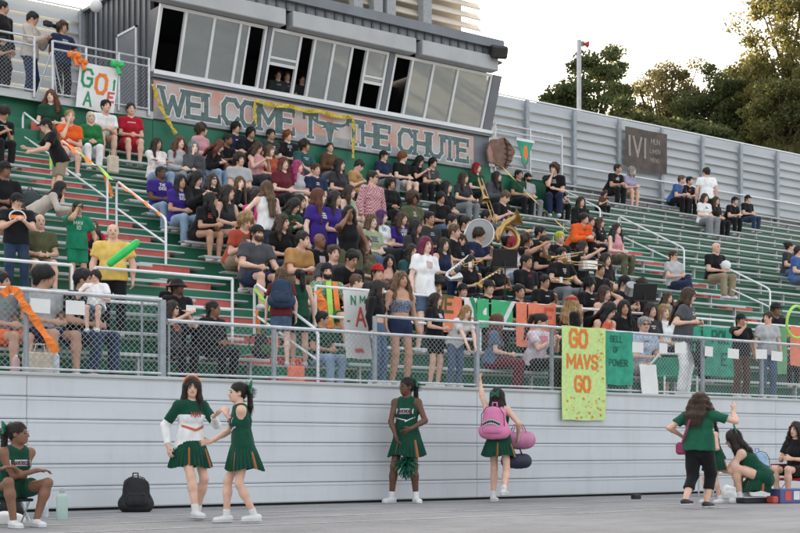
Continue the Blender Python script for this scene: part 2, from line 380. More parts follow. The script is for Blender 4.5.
def make_top(k, vox, kind='tee', seed=0):
    lo, hi = bounds(k); f = Field(lo, hi, vox); loose = {'tee': .017, 'long': .018, 'hoodie': .032, 'tank': .018, 'crop': .014, 'jacket': .026, 'strapless': .017, 'fitted': .011}[kind]
    fe = k.fem
    if kind in ('crop', 'strapless'):
        f.cone(k.waist+.02*k.u, k.chest, (.115,.09), (.138,.105), k.rt, flat=(True, False), k=.03, infl=loose)
        f.cone(k.chest, k.nb-.07*k.u, (.138,.105), (.12,.075), k.rt, k=.03, infl=loose)
        if fe:
            for q in (-1, 1): f.ell(k.chest+k.rt*.06*q+k.fw*.07-.01*k.u, (.055,.052,.055), k=.03, infl=loose)
    else:
        torso(f, k, loose, bottom=False, top=kind != 'tank', kk=.04)
        b = -.075 if k.mode == 'stand' else -.035
        f.cone(k.P+b*k.u, k.waist, (.174,.13), ((.125 if fe else .142,.1) if kind == 'tank' else (.15,.112)), (1,0,0), flat=(True, False), k=.03, infl=loose+.010)
        if kind == 'tank':
            for q in (-1, 1): f.cone(k.chest+k.rt*.085*q, k.nb-.03*k.u+k.rt*.085*q, (.03,.1), (.025,.055), k.rt, k=.02, infl=loose*.6)
    ar = .043 if fe else .05
    sl = {'tee': .62, 'long': 2, 'hoodie': 2, 'jacket': 2, 'fitted': 2, 'crop': 2 if kind == 'crop' else 0}.get(kind, 0)
    if sl:
        for (sh, el, wr) in ((k.ls, k.le, k.lw), (k.rs, k.re, k.rw)):
            if kind == 'crop': f.cone(k.nb-.06*k.u, sh, .06, .05, k=.03, infl=.004)
            if sl < 1: f.cone(sh, sh+(el-sh)*sl, ar+.008, ar+.014, flat=(False, True), k=.03, infl=loose*.8)
            else:
                f.cone(sh, el, ar+.006, ar-.004, k=.03, infl=loose); f.cone(el, el+(wr-el)*.94, ar-.002, .027, flat=(False, True), k=.02, infl=loose)
    if kind == 'strapless': f.cut(k.nb-.155*k.u, k.u)
    if kind == 'hoodie': f.cone(k.nb+V3(-.07,.05,0), k.nb+V3(.07,.05,0), .05, .05, k=.04)
    f.ripple(.0052 if kind not in ('tank', 'strapless', 'crop', 'fitted') else .002, 26, seed, (1,1,.6))
    if vox < .0125 and kind != 'fitted': f.ripple(.0028, 75, seed+9, (1,1,.3)); f.ripple(.0022, 120, seed+2, (.5,.5,1))
    if kind != 'strapless':   # neck opening
        f.cone(k.nb+.0*k.u, k.head, .066, .066, k=.01, op='sub')
    return f.mesh('shirt')
def make_bottom(k, vox, kind='pants', seed=0):
    lo, hi = bounds(k); f = Field(lo, hi, vox); th = .078 if k.fem else .075; i = .014 if kind != 'leggings' else .008
    f.cone(k.P-.03*k.u, k.P+.085*k.u, (.155 if k.fem else .15,.115), (.135,.1), (1,0,0), flat=(False, True), k=.04, infl=i*.7)
    for (hp, kn, an) in ((k.lhip, k.lk, k.la), (k.rhip, k.rk, k.ra)):
        if kind == 'shorts': f.cone(hp, hp+(kn-hp)*.72, th, .072, flat=(False, True), k=.05, infl=i)
        elif kind == 'brief': f.cone(hp, hp+(kn-hp)*.34, th, .08, flat=(False, True), k=.05, infl=i)
        elif kind == 'mini': f.cone(hp, hp+(kn-hp)*.5, th, .088, flat=(False, True), k=.07, infl=i)
        elif kind == 'skirt': f.cone(hp, hp+(kn-hp)*.62, th+.01, .09, flat=(False, True), k=.14, infl=i)
        elif kind == 'long_skirt': f.cone(hp, kn, th+.01, .1, k=.14, infl=i); f.cone(kn, kn+(an-kn)*.75, .1, .13, flat=(False, True), k=.14, infl=i)
        else:
            e = .97 if kind in ('pants', 'wide', 'leggings') else .55; wd = .03 if kind == 'wide' else 0; t = .012 if kind == 'leggings' else 0
            f.cone(hp, kn, th, .056-t*.5+wd, k=.05, infl=i); f.cone(kn, kn+(an-kn)*e, .056-t*.5+wd, .05-t+wd if e > .9 else .055, flat=(False, True), k=.03, infl=i)
    f.ripple(.0055 if kind != 'leggings' else .0015, 24, seed+5, (1,1,.6)); return f.mesh('trousers')
def make_shoe(k, left, vox):
    an = k.la if left else k.ra; d = rotz(V3(0,-1,0), R(k.yf[0 if left else 1])); f = Field(an-V3(.22,.28,.14), an+V3(.22,.28,.12), vox)
    f.cone(an+d*-.045+V3(0,0,-.03), an+d*.135+V3(0,0,-.045), (.04,.042), (.046,.03), (1,0,0), k=.02); f.cone(an+V3(0,0,-.035), an+V3(0,0,.005), .044, .04, flat=(False, True), k=.02)
    f.cut(an+V3(0,0,-.078), V3(0,0,-1)); return f.mesh('shoe')
def make_sole(k, left, vox):
    an = k.la if left else k.ra; d = rotz(V3(0,-1,0), R(k.yf[0 if left else 1])); f = Field(an-V3(.22,.28,.14), an+V3(.22,.28,.12), vox)
    f.cone(an+d*-.045+V3(0,0,-.06), an+d*.138+V3(0,0,-.06), (.043,.045), (.049,.035), (1,0,0), k=.02); f.cut(an+V3(0,0,-.08), V3(0,0,-1)); f.cut(an+V3(0,0,-.056), V3(0,0,1)); return f.mesh('sole')
def make_hair(style, vox, seed=0, fine=False):
    f = Field((-.24,-.2,-.62), (.24,.3,.26), vox); c = (0,.02,.036)
    face = lambda: (f.ell((0,-.105,-.035), (.062,.075,.088), k=.01, op='sub'))
    if style in ('short', 'crew'):
        g = .004 if style == 'crew' else .013
        f.ell(c, (.079+g,.096+g,.092+g), k=.02); f.cone((0,.05,.0), (0,.075,-.045), (.07+g,.04), (.055,.03), (1,0,0), k=.02)
        f.ell((0,-.105,-.03), (.085,.07,.098), k=.01, op='sub')
        for q in (-1, 1): f.ell((.085*q,-.005,-.04), (.03,.04,.055), k=.01, op='sub')
        f.ripple(.003 if style == 'crew' else .006, 60, seed)
    elif style in ('curly', 'afro'):
        g = .03 if style == 'curly' else .055
        f.ell((0,.028,.04), (.079+g,.092+g,.09+g), k=.02); f.cone((0,.05,0), (0,.07,-.06), (.08+g,.05), (.07,.04), (1,0,0), k=.03); face(); f.ripple(.012, 62, seed)
    elif style == 'mop':
        f.ell(c, (.098,.116,.108), k=.02); f.cone((0,.06,0), (0,.08,-.07), (.09,.045), (.075,.035), (1,0,0), k=.03)
        f.ell((0,-.11,-.045), (.062,.07,.082), k=.01, op='sub'); f.ripple(.008, 45, seed, (1,1,.4))
    elif style in ('long', 'wavy', 'bob', 'xlong'):
        f.ell(c, (.09,.108,.104), k=.02); z = {'bob': -.13, 'xlong': -.48}.get(style, -.34); wv = 1.35 if style == 'wavy' else 1
        f.cone((0,.07,.0), (0,.10,-.10), (.09*wv,.045), (.088*wv,.042), (1,0,0), k=.03); f.cone((0,.10,-.10), (0,.155 if z < -.2 else .11,max(z,-.2) if z > -.2 else -.2), (.088*wv,.042), (.086*wv,.036), (1,0,0), k=.03)
        if z < -.2: f.cone((0,.155,-.2), (0,.175,z), (.086*wv,.036), (.06*wv,.022), (1,0,0), k=.03)
        for q in (-1, 1):
            f.cone((.074*q,-.005,.03), (.088*q*wv,.0,-.13), (.026,.045), (.032*wv,.045), (1,0,0), k=.03)
            if z < -.2: f.cone((.088*q*wv,.0,-.12), (.098*q*wv,-.03,z*.85), (.034*wv,.045), (.02*wv,.025), (1,0,0), k=.03)
        f.ell((0,-.105,-.035), (.064,.082,.095), k=.01, op='sub')
        f.ripple(.009 if style == 'wavy' else .0055, 55 if style == 'wavy' else 75, seed, (1,1,.25 if style != 'wavy' else .8))
    elif style in ('ponytail', 'bun', 'braids'):
        f.ell(c, (.082,.1,.095), k=.02); f.cone((0,.05,.0), (0,.07,-.045), (.07,.04), (.05,.03), (1,0,0), k=.02)
        f.ell((0,-.105,-.032), (.08,.072,.098), k=.01, op='sub')
        for q in (-1, 1): f.ell((.085*q,-.005,-.04), (.028,.036,.05), k=.01, op='sub')
        if style == 'bun': f.ell((0,.11,.085), (.05,.045,.045), k=.02)
        elif style == 'ponytail':
            f.cone((0,.1,.07), (0,.155,.03), .03, .036, k=.02); f.cone((0,.155,.03), (0,.165,-.16), (.045,.035), (.04,.03), (1,0,0), k=.02); f.cone((0,.165,-.16), (0,.14,-.33), (.04,.03), (.014,.012), (1,0,0), k=.02)
        else:
            for q in (-2,-1,0,1,2): f.cone((.035*q,.08,-.03), (.05*q,.11-.01*abs(q),-.36), .018, .01, k=.008)
        f.ripple(.004, 70, seed, (1,1,.4))
    elif style == 'balding':
        f.cone((-.075,.03,-.005), (-.05,.085,-.02), (.03,.035), (.03,.035), k=.02); f.cone((.075,.03,-.005), (.05,.085,-.02), .03, .03, k=.02); f.cone((-.05,.085,-.02), (.05,.085,-.02), .032, .032, k=.02)
        f.ripple(.002, 60, seed)
    elif style == 'hood':
        f.ell((0,.03,.03), (.115,.125,.13), k=.02); f.cone((0,.05,-.05), (0,.06,-.14), (.1,.08), (.11,.085), (1,0,0), k=.04); f.ell((0,-.11,-.02), (.07,.1,.1), k=.01, op='sub'); f.ripple(.004, 30, seed)
    elif style == 'scarf':
        f.ell(c, (.09,.108,.106), k=.02); f.cone((0,.05,.0), (0,.06,-.1), (.085,.06), (.075,.06), (1,0,0), k=.03); f.ell((0,-.11,-.03), (.06,.075,.085), k=.01, op='sub'); f.ripple(.003, 40, seed)
    elif style in ('cap', 'backcap', 'bucket'):
        f.ell((0,.018,.045), (.089,.107,.098), k=.02); f.cut((0,0,.035), (0,0,-1))
        if style == 'bucket':
            f.cone((0,.015,.05), (0,.015,.005), (.095,.112), (.15,.165), (1,0,0), flat=(True, True), k=.012)
        else:
            s = -1 if style == 'cap' else 1
            f.cone((0,s*.07+.01,.042), (0,s*.155+.01,.03), (.075,.010), (.06,.009), (1,0,0), k=.012)
    elif style == 'fringe_under':   # hair seen below a cap
        f.ell(c, (.084,.103,.09), k=.02); f.cone((0,.06,0), (0,.08,-.06), (.075,.035), (.06,.03), (1,0,0), k=.02); f.ell((0,-.105,-.03), (.085,.075,.098), k=.01, op='sub'); f.cut((0,0,.045), (0,0,1)); f.ripple(.004, 60, seed)
    elif style == 'beard':
        f.ell((0,-.03,-.055), (.062,.07,.065), k=.02); f.ell((0,-.06,.01), (.09,.09,.052), k=.01, op='sub'); f.ell((0,-.1,-.052), (.028,.03,.010), k=.01, op='sub'); f.cut((0,-.005,0), (0,1,0)); f.ripple(.002, 60, seed)
    me = f.mesh('hair')
    if style in ('hood', 'scarf', 'cap', 'backcap', 'bucket'): return me
    # loose strands laid over the surface so the outline breaks up
    r = np.random.default_rng(seed+3); P, Q = f.polys(); c0, n0 = P[Q].mean(1), np.cross(P[Q[:,1]]-P[Q[:,0]], P[Q[:,2]]-P[Q[:,0]]); n0 /= np.linalg.norm(n0, axis=1)[:,None]+1e-9
    cnt = {'crew': 250, 'beard': 250, 'balding': 150, 'long': 1100, 'xlong': 1300, 'wavy': 1200}.get(style, 700)*(3 if fine else 1); pick = r.integers(0, len(Q), cnt)
    curl = style in ('curly', 'afro', 'wavy'); verts = []; faces = []
    for q in pick:
        p, n = c0[q].copy(), n0[q]; dn = np.array([r.normal(0,.25), r.normal(0,.25)+.15, -1.]) if style not in ('ponytail', 'bun', 'braids') or p[2] < -.06 else np.array([0, 1., .1])
        dn = dn-n*dn.dot(n)*(.9 if not curl else .3)
        if np.linalg.norm(dn) < .15: dn = r.normal(size=3)
        dn /= np.linalg.norm(dn); L = r.uniform(.03,.09) if style not in ('crew', 'short', 'beard', 'balding') else r.uniform(.012,.03); w = np.cross(dn, n)*r.uniform(.0012,.0028)*(.6 if fine else 1); lift = r.uniform(.001,.006)+(.008 if curl else 0)*r.uniform(); b = len(verts)
        for t in (0,.35,.7,1.):
            o = p+dn*L*t+n*(lift*math.sin(t*2.6)+.0015)+(np.cross(dn, n)*.01*math.sin(t*7+q) if curl else 0); ww = w*(1-.75*t); verts += [o+ww, o-ww]
        faces += [(b+2*i, b+2*i+1, b+2*i+3, b+2*i+2) for i in range(3)]
    V_ = np.concatenate([P, np.array(verts)]); Fq = np.concatenate([Q, np.array(faces)+len(P)]); m2 = bpy.data.meshes.new('hair')
    m2.vertices.add(len(V_)); m2.vertices.foreach_set('co', V_.astype(np.float32).ravel()); m2.loops.add(len(Fq)*4); m2.loops.foreach_set('vertex_index', Fq.astype(np.int32).ravel())
    m2.polygons.add(len(Fq)); m2.polygons.foreach_set('loop_start', np.arange(len(Fq), dtype=np.int32)*4); m2.update(calc_edges=True); m2.polygons.foreach_set('use_smooth', np.ones(len(Fq), bool)); m2.update()
    return m2
# ------------------------------------------------------------------ materials of the place
def grime(m, scale, stretch, dark, thr):
    """worn, stained patches multiplied into the base colour"""
    n = m.node_tree; b = n.nodes['Principled BSDF']; src = b.inputs['Base Color'].links[0].from_socket
    tc = n.nodes.new('ShaderNodeTexCoord'); mp = n.nodes.new('ShaderNodeMapping'); mp.inputs['Scale'].default_value = stretch; mp.inputs['Location'].default_value = (scale, 3, 1)
    nz = n.nodes.new('ShaderNodeTexNoise'); nz.inputs['Scale'].default_value = scale; nz.inputs['Detail'].default_value = 7; nz.inputs['Roughness'].default_value = .65
    rp = n.nodes.new('ShaderNodeValToRGB'); e = rp.color_ramp.elements; e[0].position = thr-.1; e[0].color = (dark,dark*.985,dark*.96,1); e[1].position = thr+.1; e[1].color = (1,1,1,1)
    mx = n.nodes.new('ShaderNodeMix'); mx.data_type = 'RGBA'; mx.blend_type = 'MULTIPLY'; mx.inputs[0].default_value = 1
    n.links.new(tc.outputs['Object'], mp.inputs[0]); n.links.new(mp.outputs[0], nz.inputs['Vector']); n.links.new(nz.outputs['Fac'], rp.inputs[0]); n.links.new(src, mx.inputs[6]); n.links.new(rp.outputs[0], mx.inputs[7]); n.links.new(mx.outputs[2], b.inputs['Base Color'])
M_track = mat('track_surface', (.295,.295,.30), .9, var=.16, scale=.9, bump=.5, bscale=70, stretch=(.6,1,1))
grime(M_track, 2., (1,1.6,1), .86, .45); grime(M_track, 38., (1,1,1), .88, .45)
M_line = mat('track_line', (.56,.56,.55), .8, var=.25, scale=9)
M_wall = mat('wall_panel', (.595,.62,.648), .42, var=.05, scale=1.1, bump=.06, bscale=5, stretch=(.35,1,2.5))
grime(M_wall, 2.2, (1.6,1,.22), .94, .42); grime(M_wall, 9., (1,1,.6), .88, .30)
M_dark = mat('shadow_gap', (.06,.06,.065), .8)
M_alu = mat('aluminium_plank', (.47,.48,.475), .5, .15, var=.14, scale=2.5, stretch=(.3,4,4))
M_green = mat('green_riser', (.008,.135,.072), .55, var=.16, scale=1.6, stretch=(.4,1,1.5))
M_red = mat('coral_step', (.50,.10,.075), .6, var=.15, scale=7)
M_pipe = mat('galvanised_pipe', (.55,.57,.59), .42, .45, var=.15, scale=9)
M_wpipe = mat('white_painted_pipe', (.78,.79,.80), .4, .1, var=.06, scale=9)
M_post = mat('grey_post', (.30,.33,.36), .5, .3, var=.14, scale=8)
M_wire = mat('fence_wire', (.30,.32,.34), .45, .5, var=.1)
M_slat = mat('louvre_slat', (.40,.425,.445), .45, .1, var=.10, scale=.9, stretch=(.4,1,2))
M_siding = mat('dark_siding', (.085,.092,.105), .5, .2, var=.15, scale=1.5, stretch=(1,1,.3))
M_siding2 = mat('grey_trim', (.17,.185,.205), .5, .2, var=.1, scale=2)
M_white = mat('white_trim', (.72,.73,.74), .45, var=.05, scale=3)
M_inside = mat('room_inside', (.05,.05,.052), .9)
def glass_mat(name, tint, refl=.35):
    m = bpy.data.materials.new(name); m.use_nodes = True; n = m.node_tree; n.nodes.remove(n.nodes['Principled BSDF'])
    tr = n.nodes.new('ShaderNodeBsdfTransparent'); tr.inputs[0].default_value = (*tint, 1); g = n.nodes.new('ShaderNodeBsdfGlossy'); g.inputs['Roughness'].default_value = .03
    g.inputs[0].default_value = (.8,.85,.86,1)
    nz = n.nodes.new('ShaderNodeTexNoise'); nz.inputs['Scale'].default_value = .7; tc = n.nodes.new('ShaderNodeTexCoord'); n.links.new(tc.outputs['Object'], nz.inputs[0])
    bp = n.nodes.new('ShaderNodeBump'); bp.inputs['Strength'].default_value = .15; n.links.new(nz.outputs['Fac'], bp.inputs['Height']); n.links.new(bp.outputs[0], g.inputs['Normal'])
    mx = n.nodes.new('ShaderNodeMixShader'); mx.inputs[0].default_value = refl
    df = n.nodes.new('ShaderNodeBsdfDiffuse'); df.inputs[0].default_value = (.24,.265,.26,1); m2 = n.nodes.new('ShaderNodeMixShader'); m2.inputs[0].default_value = .38; n.links.new(tr.outputs[0], m2.inputs[1]); n.links.new(df.outputs[0], m2.inputs[2])
    n.links.new(m2.outputs[0], mx.inputs[1]); n.links.new(g.outputs[0], mx.inputs[2]); n.links.new(mx.outputs[0], n.nodes['Material Output'].inputs[0]); return m
M_glass = glass_mat('window_glass', (.62,.70,.67), .34)
# ------------------------------------------------------------------ ground
MB().add  # (helper class in use below)
g = MB(); g.add([(-900,-900,0),(900,-900,0),(900,900,0),(-900,900,0)], [(0,1,2,3)]); tag(g.build('ground', M_track), kind='structure')
for i, y in enumerate((-.55, -1.75, -2.95, -4.15)):
    l = MB(); l.add([(-30,y-.025,.004),(70,y-.025,.004),(70,y+.025,.004),(-30,y+.025,.004)], [(0,1,2,3)]); tag(l.build('track_line', M_line), kind='structure')
# ------------------------------------------------------------------ field wall of long panels, cap on top
WZ = 1.67
wall = empty('field_wall', (16, 0, 0), 0, 'long pale grey metal wall of six panel courses along the track', 'wall')
seams = [-14.5, -7.5, -.5, 6.5, 13.5, 20.5, 27.5, 34.5, 41.5, 48.5, 55.5]; ph_ = (WZ-.05)/6
for r in range(6):
    for i in range(len(seams)-1):
        x0, x1, z0, z1 = seams[i]+.004-16, seams[i+1]-.004-16, .03+r*ph_, .03+(r+1)*ph_
        b = MB(); y1 = .09; lip = .03; dy = random.uniform(-.002, .002)
        prof = [(0+dy,z0+.005),(-.010+dy,z0+.022),(-.014+dy,z1-.05),(-.022+dy,z1-.035),(-.022+dy,z1-.012),(-.004+dy,z1-.003),(y1,z1-.002),(y1,z0+.004)]
        n = len(prof); vs = [(x0,y,z) for y, z in prof]+[(x1,y,z) for y, z in prof]
        b.add(vs, [tuple(reversed(range(n))), tuple(range(n,2*n))]+[(k,(k+1)%n,n+(k+1)%n,n+k) for k in range(n)])
        b.build('panel', M_wall, wall)
MB().box(-31,40,.10,.2,0,WZ-.06).build('backing', M_dark, wall)
MB().cbox(-31,40,-.045,.16,WZ-.048,WZ,.012).build('wall_cap', M_alu, wall)
# ------------------------------------------------------------------ bleachers
D0, RUN, RISE, NR = 1.42, .76, .364, 21
AIS = [(11.1, 12.5), (27.7, 29.1)]
XL, XR, XBOX, XBOX1, XLAND = -6., 52., 15.1, 25.45, 28.3
def zrow(k): return WZ+RISE*k
stand = empty('bleachers', (16, 8, 0), 0, 'aluminium bleachers with green risers rising from the track wall', 'bleachers')
def seat_channel(x0, x1, y0, y1, z0, z1):
    """extruded plank, open below: top plate with a lip in front and behind"""
    pr = [(y0+.012,z1),(y1-.012,z1),(y1,z1-.012),(y1,z1-.02),(y1-.006,z1-.02),(y1-.012,z1-.016),(y0+.012,z1-.016),(y0+.012,z0),(y0,z0),(y0,z1-.012)]; n = len(pr); m = MB()
    m.add([(x0,a,b) for a, b in pr]+[(x1,a,b) for a, b in pr], [(i,(i+1)%n,n+(i+1)%n,n+i) for i in range(n)]+[(0,9,8,7,6),(0,6,5,1),(1,5,4,3,2),(n,n+6,n+7,n+8,n+9),(n,n+1,n+5,n+6),(n+1,n+2,n+3,n+4,n+5)]); return m
def bays(k):
    cuts = [XL]+[v for a in AIS for v in a]+[XR]; bs = [(cuts[i], cuts[i+1]) for i in range(0, len(cuts), 2)]
    return bs if k < 16 else [(29.1, XR)]
ox, oy = 16, 8
for k in range(NR):
    y0, z = D0+RUN*k, zrow(k); xs = XL if k < 16 else 28.32
    # foot planks: two boards with a gap
    ya = .16 if k == 0 else y0
    if k == 0: MB().box(xs-ox, XR-ox, .17-oy, D0-.01-oy, z-.045, z).build('walkway_plank', M_alu, stand)
    for (p, q) in ((0, .36), (.375, .735)):
        MB().cbox(xs-ox, XR-ox, y0+p-oy, y0+q-oy, z-.026, z, .006).build('foot_plank', M_alu, stand)
    if k: MB().box(xs-ox, XR-ox, y0-.022-oy, y0-.004-oy, zrow(k-1)+.006, z-.03).build('riser', M_green, stand)
    for (x0, x1) in bays(k):
        x0, x1 = max(x0, xs), x1
        seat_channel(x0-ox+.02, x1-ox-.02, y0+.49-oy, y0+.74-oy, z+.385, z+.43).build('seat_plank', M_alu, stand)
        n = max(2, int((x1-x0)/1.83)); b = MB()
        if k < 21:
            for i in range(n+1):
                x = x0+.3+(x1-x0-.6)*i/n-ox
                MB().box(x-.018, x+.018, y0+.58-oy, y0+.66-oy, z+.001, z+.413).build('seat_bracket', M_alu, stand) if (k == 0 or 24 < x+ox < 48) else None
    for (a0, a1) in AIS:
        if k < 16 or a0 > 20:
            if k == 0: continue
            # half step box in front of the riser, coral front
            MB().box(a0+.06-ox, a1-.35-ox, y0-RUN*.5-oy, y0-.03-oy, zrow(k-1)+.002, zrow(k-1)+RISE*.5-.03).build('step_front', M_red, stand)
            MB().cbox(a0+.05-ox, a1-.05-ox, y0-RUN*.5-.02-oy, y0-.026-oy, zrow(k-1)+RISE*.5-.028, zrow(k-1)+RISE*.5, .006).build('step_tread', M_alu, stand)
DW = D0+RUN*16
def wallbox(name, x0, x1, y0, y1, z0, z1, m, parent, o=(ox, oy)):
    return MB().box(x0-o[0], x1-o[0], y0-o[1], y1-o[1], z0, z1).build(name, m, parent)
ZL = 8.6
# green walls below landings and press box
for (x0, x1) in ((XL, 11.1), (12.5, XBOX-.005), (XBOX1+.005, XLAND)):
    wallbox('back_riser', x0, x1, DW-.02, DW+.06, zrow(15)+.005, ZL-.16, M_green, stand)
wallbox('back_riser', XBOX, XBOX1, DW-.03, DW+.05, zrow(15)+.005, 8.62, M_green, stand)
for (x0, x1) in ((XL, XBOX-.005), (XBOX1+.005, XLAND)):
    wallbox('landing_deck', x0, x1, DW+.0, 17.0, ZL-.1, ZL, M_alu, stand)
    wallbox('landing_edge', x0, x1, DW-.06, DW-.003, ZL-.155, ZL+.02, M_alu, stand)
wallbox('back_riser', 11.105, 12.495, DW+.21, DW+.26, zrow(15)+.005, ZL-.105, M_green, stand)
for q in range(3):   # aisle steps to the left landing
    wallbox('landing_step', 11.12, 12.48, DW-.75+.25*q, DW+.2, zrow(15)+.003+.28*q, zrow(15)+.28*(q+1), M_green, stand)
wallbox('side_riser', 28.29, 28.31, DW+.07, 17.3, ZL-.9, ZL+.15, M_green, stand)
# ------------------------------------------------------------------ louvre fence behind the stand
YF = 17.35; ZF0, ZF1 = 8.3, 11.88
louv = empty('louvre_fence', (40, YF, ZF0), 0, 'tall grey louvre fence of tilted slats along the top of the bleachers', 'fence')
def louvre(x0, x1, parent, cx, posts, z0=ZF0, z1=ZF1, y=YF):
    n = int((z1-z0)/.298)
    for i, a in enumerate(posts[:-1]):
        b2 = posts[i+1]
        for j in range(n):
            zb = z0+j*.298-ZF0
            tilt = .11
            m = MB(); p = [(a+.003-cx,-.05,zb),(b2-.003-cx,-.05,zb),(b2-.003-cx,-.035,zb),(a+.003-cx,-.035,zb),(a+.003-cx,.09,zb+.375),(b2-.003-cx,.09,zb+.375),(b2-.003-cx,.105,zb+.375),(a+.003-cx,.105,zb+.375)]
            m.hexa(p); m.build('slat', M_slat, parent)
    for a in posts: MB().cbox(a-.07-cx,a+.07-cx,-.16,-.052,z0-ZF0-.2,z1-ZF0+.02,.01).build('post', M_post, parent)
    MB().tube([(posts[0]-cx,-.1,z1-ZF0+.05),(posts[-1]-cx,-.1,z1-ZF0+.05)], .028, 8).build('top_rail', M_wpipe, parent, True)
    MB().tube([(posts[0]-cx,-.2,1.72),(posts[-1]-cx,-.2,1.72)], .026, 8).build('middle_rail', M_wpipe, parent, True)
posts = [26.0]+[28.1+2.1*i for i in range(12)]
louvre(26, 52, louv, 40, posts)
louv2 = empty('louvre_fence', (8, YF, ZF0), 0, 'grey louvre fence behind the landing left of the press box', 'fence')
louvre(-6, 14.6, louv2, 8, [-6,-3.9,-1.8,.3,2.4,4.5,6.6,8.7,10.8,12.9,15.0], y=YF)
# ------------------------------------------------------------------ chain link fence on the wall and at the landings
def link_mesh(x0, x1, z0, z1, sp=.078, r=.0025):
    m = MB(); hgt = z1-z0; n = int((x1-x0+hgt)/sp)
    for s in (1, -1):
        for i in range(n+1):
            xs = x0-hgt+i*sp if s > 0 else x0+i*sp
            xa, za, xb, zb = xs, z0, xs+s*hgt, z1
            if s < 0: xa, xb = xs, xs-hgt
            # clip to x0..x1
            def at(x): return z0+(x-xa)/(xb-xa)*hgt
            pts = sorted([(xa, za), (xb, zb)])
            (pa, qa), (pb, qb) = pts
            if pb <= x0 or pa >= x1: continue
            if pa < x0: qa = at(x0); pa = x0
            if pb > x1: qb = at(x1); pb = x1
            y = .003*s; L = math.hypot(pb-pa, qb-qa)
            if L < 1e-3: continue
            dx, dz = (pb-pa)/L, (qb-qa)/L; nx, nz = -dz*r, dx*r
            m.add([(pa+nx,y-r,qa+nz),(pa-nx,y-r,qa-nz),(pa,y+r,qa),(pb+nx,y-r,qb+nz),(pb-nx,y-r,qb-nz),(pb,y+r,qb)], [(0,3,4,1),(1,4,5,2),(2,5,3,0)])
    return m
def chain_fence(label, x0, x1, z0, h, y, posts, pr=.03, rail2=None, bottom=True, pm=None):
    e = empty('chain_link_fence', (x0, y, z0), 0, label, 'fence')
    o = link_mesh(0, x1-x0, .04, h-.02).build('wire_mesh', M_wire, e); o['kind'] = 'stuff'
    MB().tube([(0,0,h),(x1-x0,0,h)], .024, 8).build('top_rail', M_pipe, e, True)
    if bottom: MB().tube([(0,0,.045),(x1-x0,0,.045)], .017, 6).build('bottom_rail', M_pipe, e, True)
    for (x, hh, r) in posts: MB().tube([(x-x0,.03,0),(x-x0,.03,hh)], r, 8).build('post', M_post, e, True)
    if rail2: MB().tube([(rail2[0]-x0,-.01,rail2[2]),(rail2[1]-x0,-.01,rail2[2])], .022, 8).build('upper_rail', M_pipe, e, True)
    return e
YC = .07
fx = lambda x: pix(x, 380, YC).x
xa, xb, xc = fx(163), fx(376), fx(478)
chain_fence('chain link fence on the wall before the water bottle and seated father', -4, xa-.02, WZ, .98, YC, [(-2.,1,.035),(fx(27),1.,.035),(xa-.28,.98,.016)])
chain_fence('low chain link fence on the wall below the bleacher steps', xa+.06, xc-.05, WZ, .72, YC, [(xa,.98,.055),(xa+.1,.72,.016),(fx(275),.72,.034),(xb,.97,.034)], rail2=(xb, xc, .97))
chain_fence('long chain link fence on the wall with painted posters hung over it', xc, 44., WZ, .99, YC, [(xc,1.,.045)]+[(fx(x),1.,.036) for x in (553,631,704,763,812,850,890)])
# landing rails
def landing_rail(label, x0, x1, y, z0, posts):
    e = empty('landing_rail', (x0, y, z0), 0, label, 'railing'); L = x1-x0
    o = link_mesh(0, L, .05, 1.02, .09).build('wire_mesh', M_wire, e); o['kind'] = 'stuff'
    for zz in (1.22, 1.04, .05): MB().tube([(0,0,zz),(L,0,zz)], .024, 8).build('rail', M_pipe, e, True)
    for x in posts: MB().tube([(x-x0,0,-.1),(x-x0,0,1.22)], .03, 8).build('post', M_pipe, e, True)
    return e
lx0 = pix(22, 60, DW-.1).x
landing_rail('chain link landing railing that carries the white GO poster', 12.6, XBOX-.12, DW-.1, ZL, [12.6, 13.4, 14.2, XBOX-.14])
landing_rail('chain link landing railing left of the aisle head', 5.0, lx0+.3, DW-.1, ZL, [5.0, 7., 8.5, lx0+.28])
landing_rail('chain link landing railing that carries the glove sign beside the press box', XBOX1+.12, XLAND-.15, DW-.1, ZL, [XBOX1+.14, 26.9, XLAND-.17])
# ------------------------------------------------------------------ hand rails and guard rails
def tube_rail(name, label, lines, cat, group, r=.024):
    p0 = Vector(lines[0][0]); e = empty(name, (p0.x, p0.y, p0.z), 0, label, cat, group)
    for nm, pts in lines_named(lines): MB().tube([Vector(p)-p0 for p in pts], r, 8).build(nm, M_wpipe, e, True)
    return e
def lines_named(lines): return [('rail' if abs(Vector(l[0]).z-Vector(l[-1]).z) < .5 or len(l) > 2 else 'post', l) for l in lines]
def zt(d): return WZ+.479*(d-1.8)
def aisle_rail(x, da, db, label, grp):
    za, zb = zt(da), zt(db)
    hoop = [(x,da,za-.05),(x,da,za+.86),(x,da+.04,za+.93),(x,da+.12,za+.98),(x,db-.1,zb+.90),(x,db-.03,zb+.88),(x,db,zb+.8),(x,db,zb-.1)]
    low = [(x,da+.01,za+.48),(x,db-.01,zb+.42)]
    p0 = Vector((x,da,za)); e = empty('hand_rail', p0, 0, label, 'handrail', grp)
    MB().tube([Vector(p)-p0 for p in hoop], .024, 8).build('rail', M_wpipe, e, True); MB().tube([Vector(p)-p0 for p in low], .02, 8).build('brace', M_wpipe, e, True)
grp = 'white hand rails up the aisles'
for (da, db, lb) in ((1.7,3.55,'lowest white hand rail with green and orange ribbons on its bend'),(6.6,8.6,'white hand rail wrapped in orange ribbon beside the purple shirts'),
                     (9.0,11.2,'white hand rail beside the person reaching down in black'),(11.7,13.2,'white hand rail leading to the landing above the left aisle')):
    aisle_rail(11.8, da, db, lb, grp)
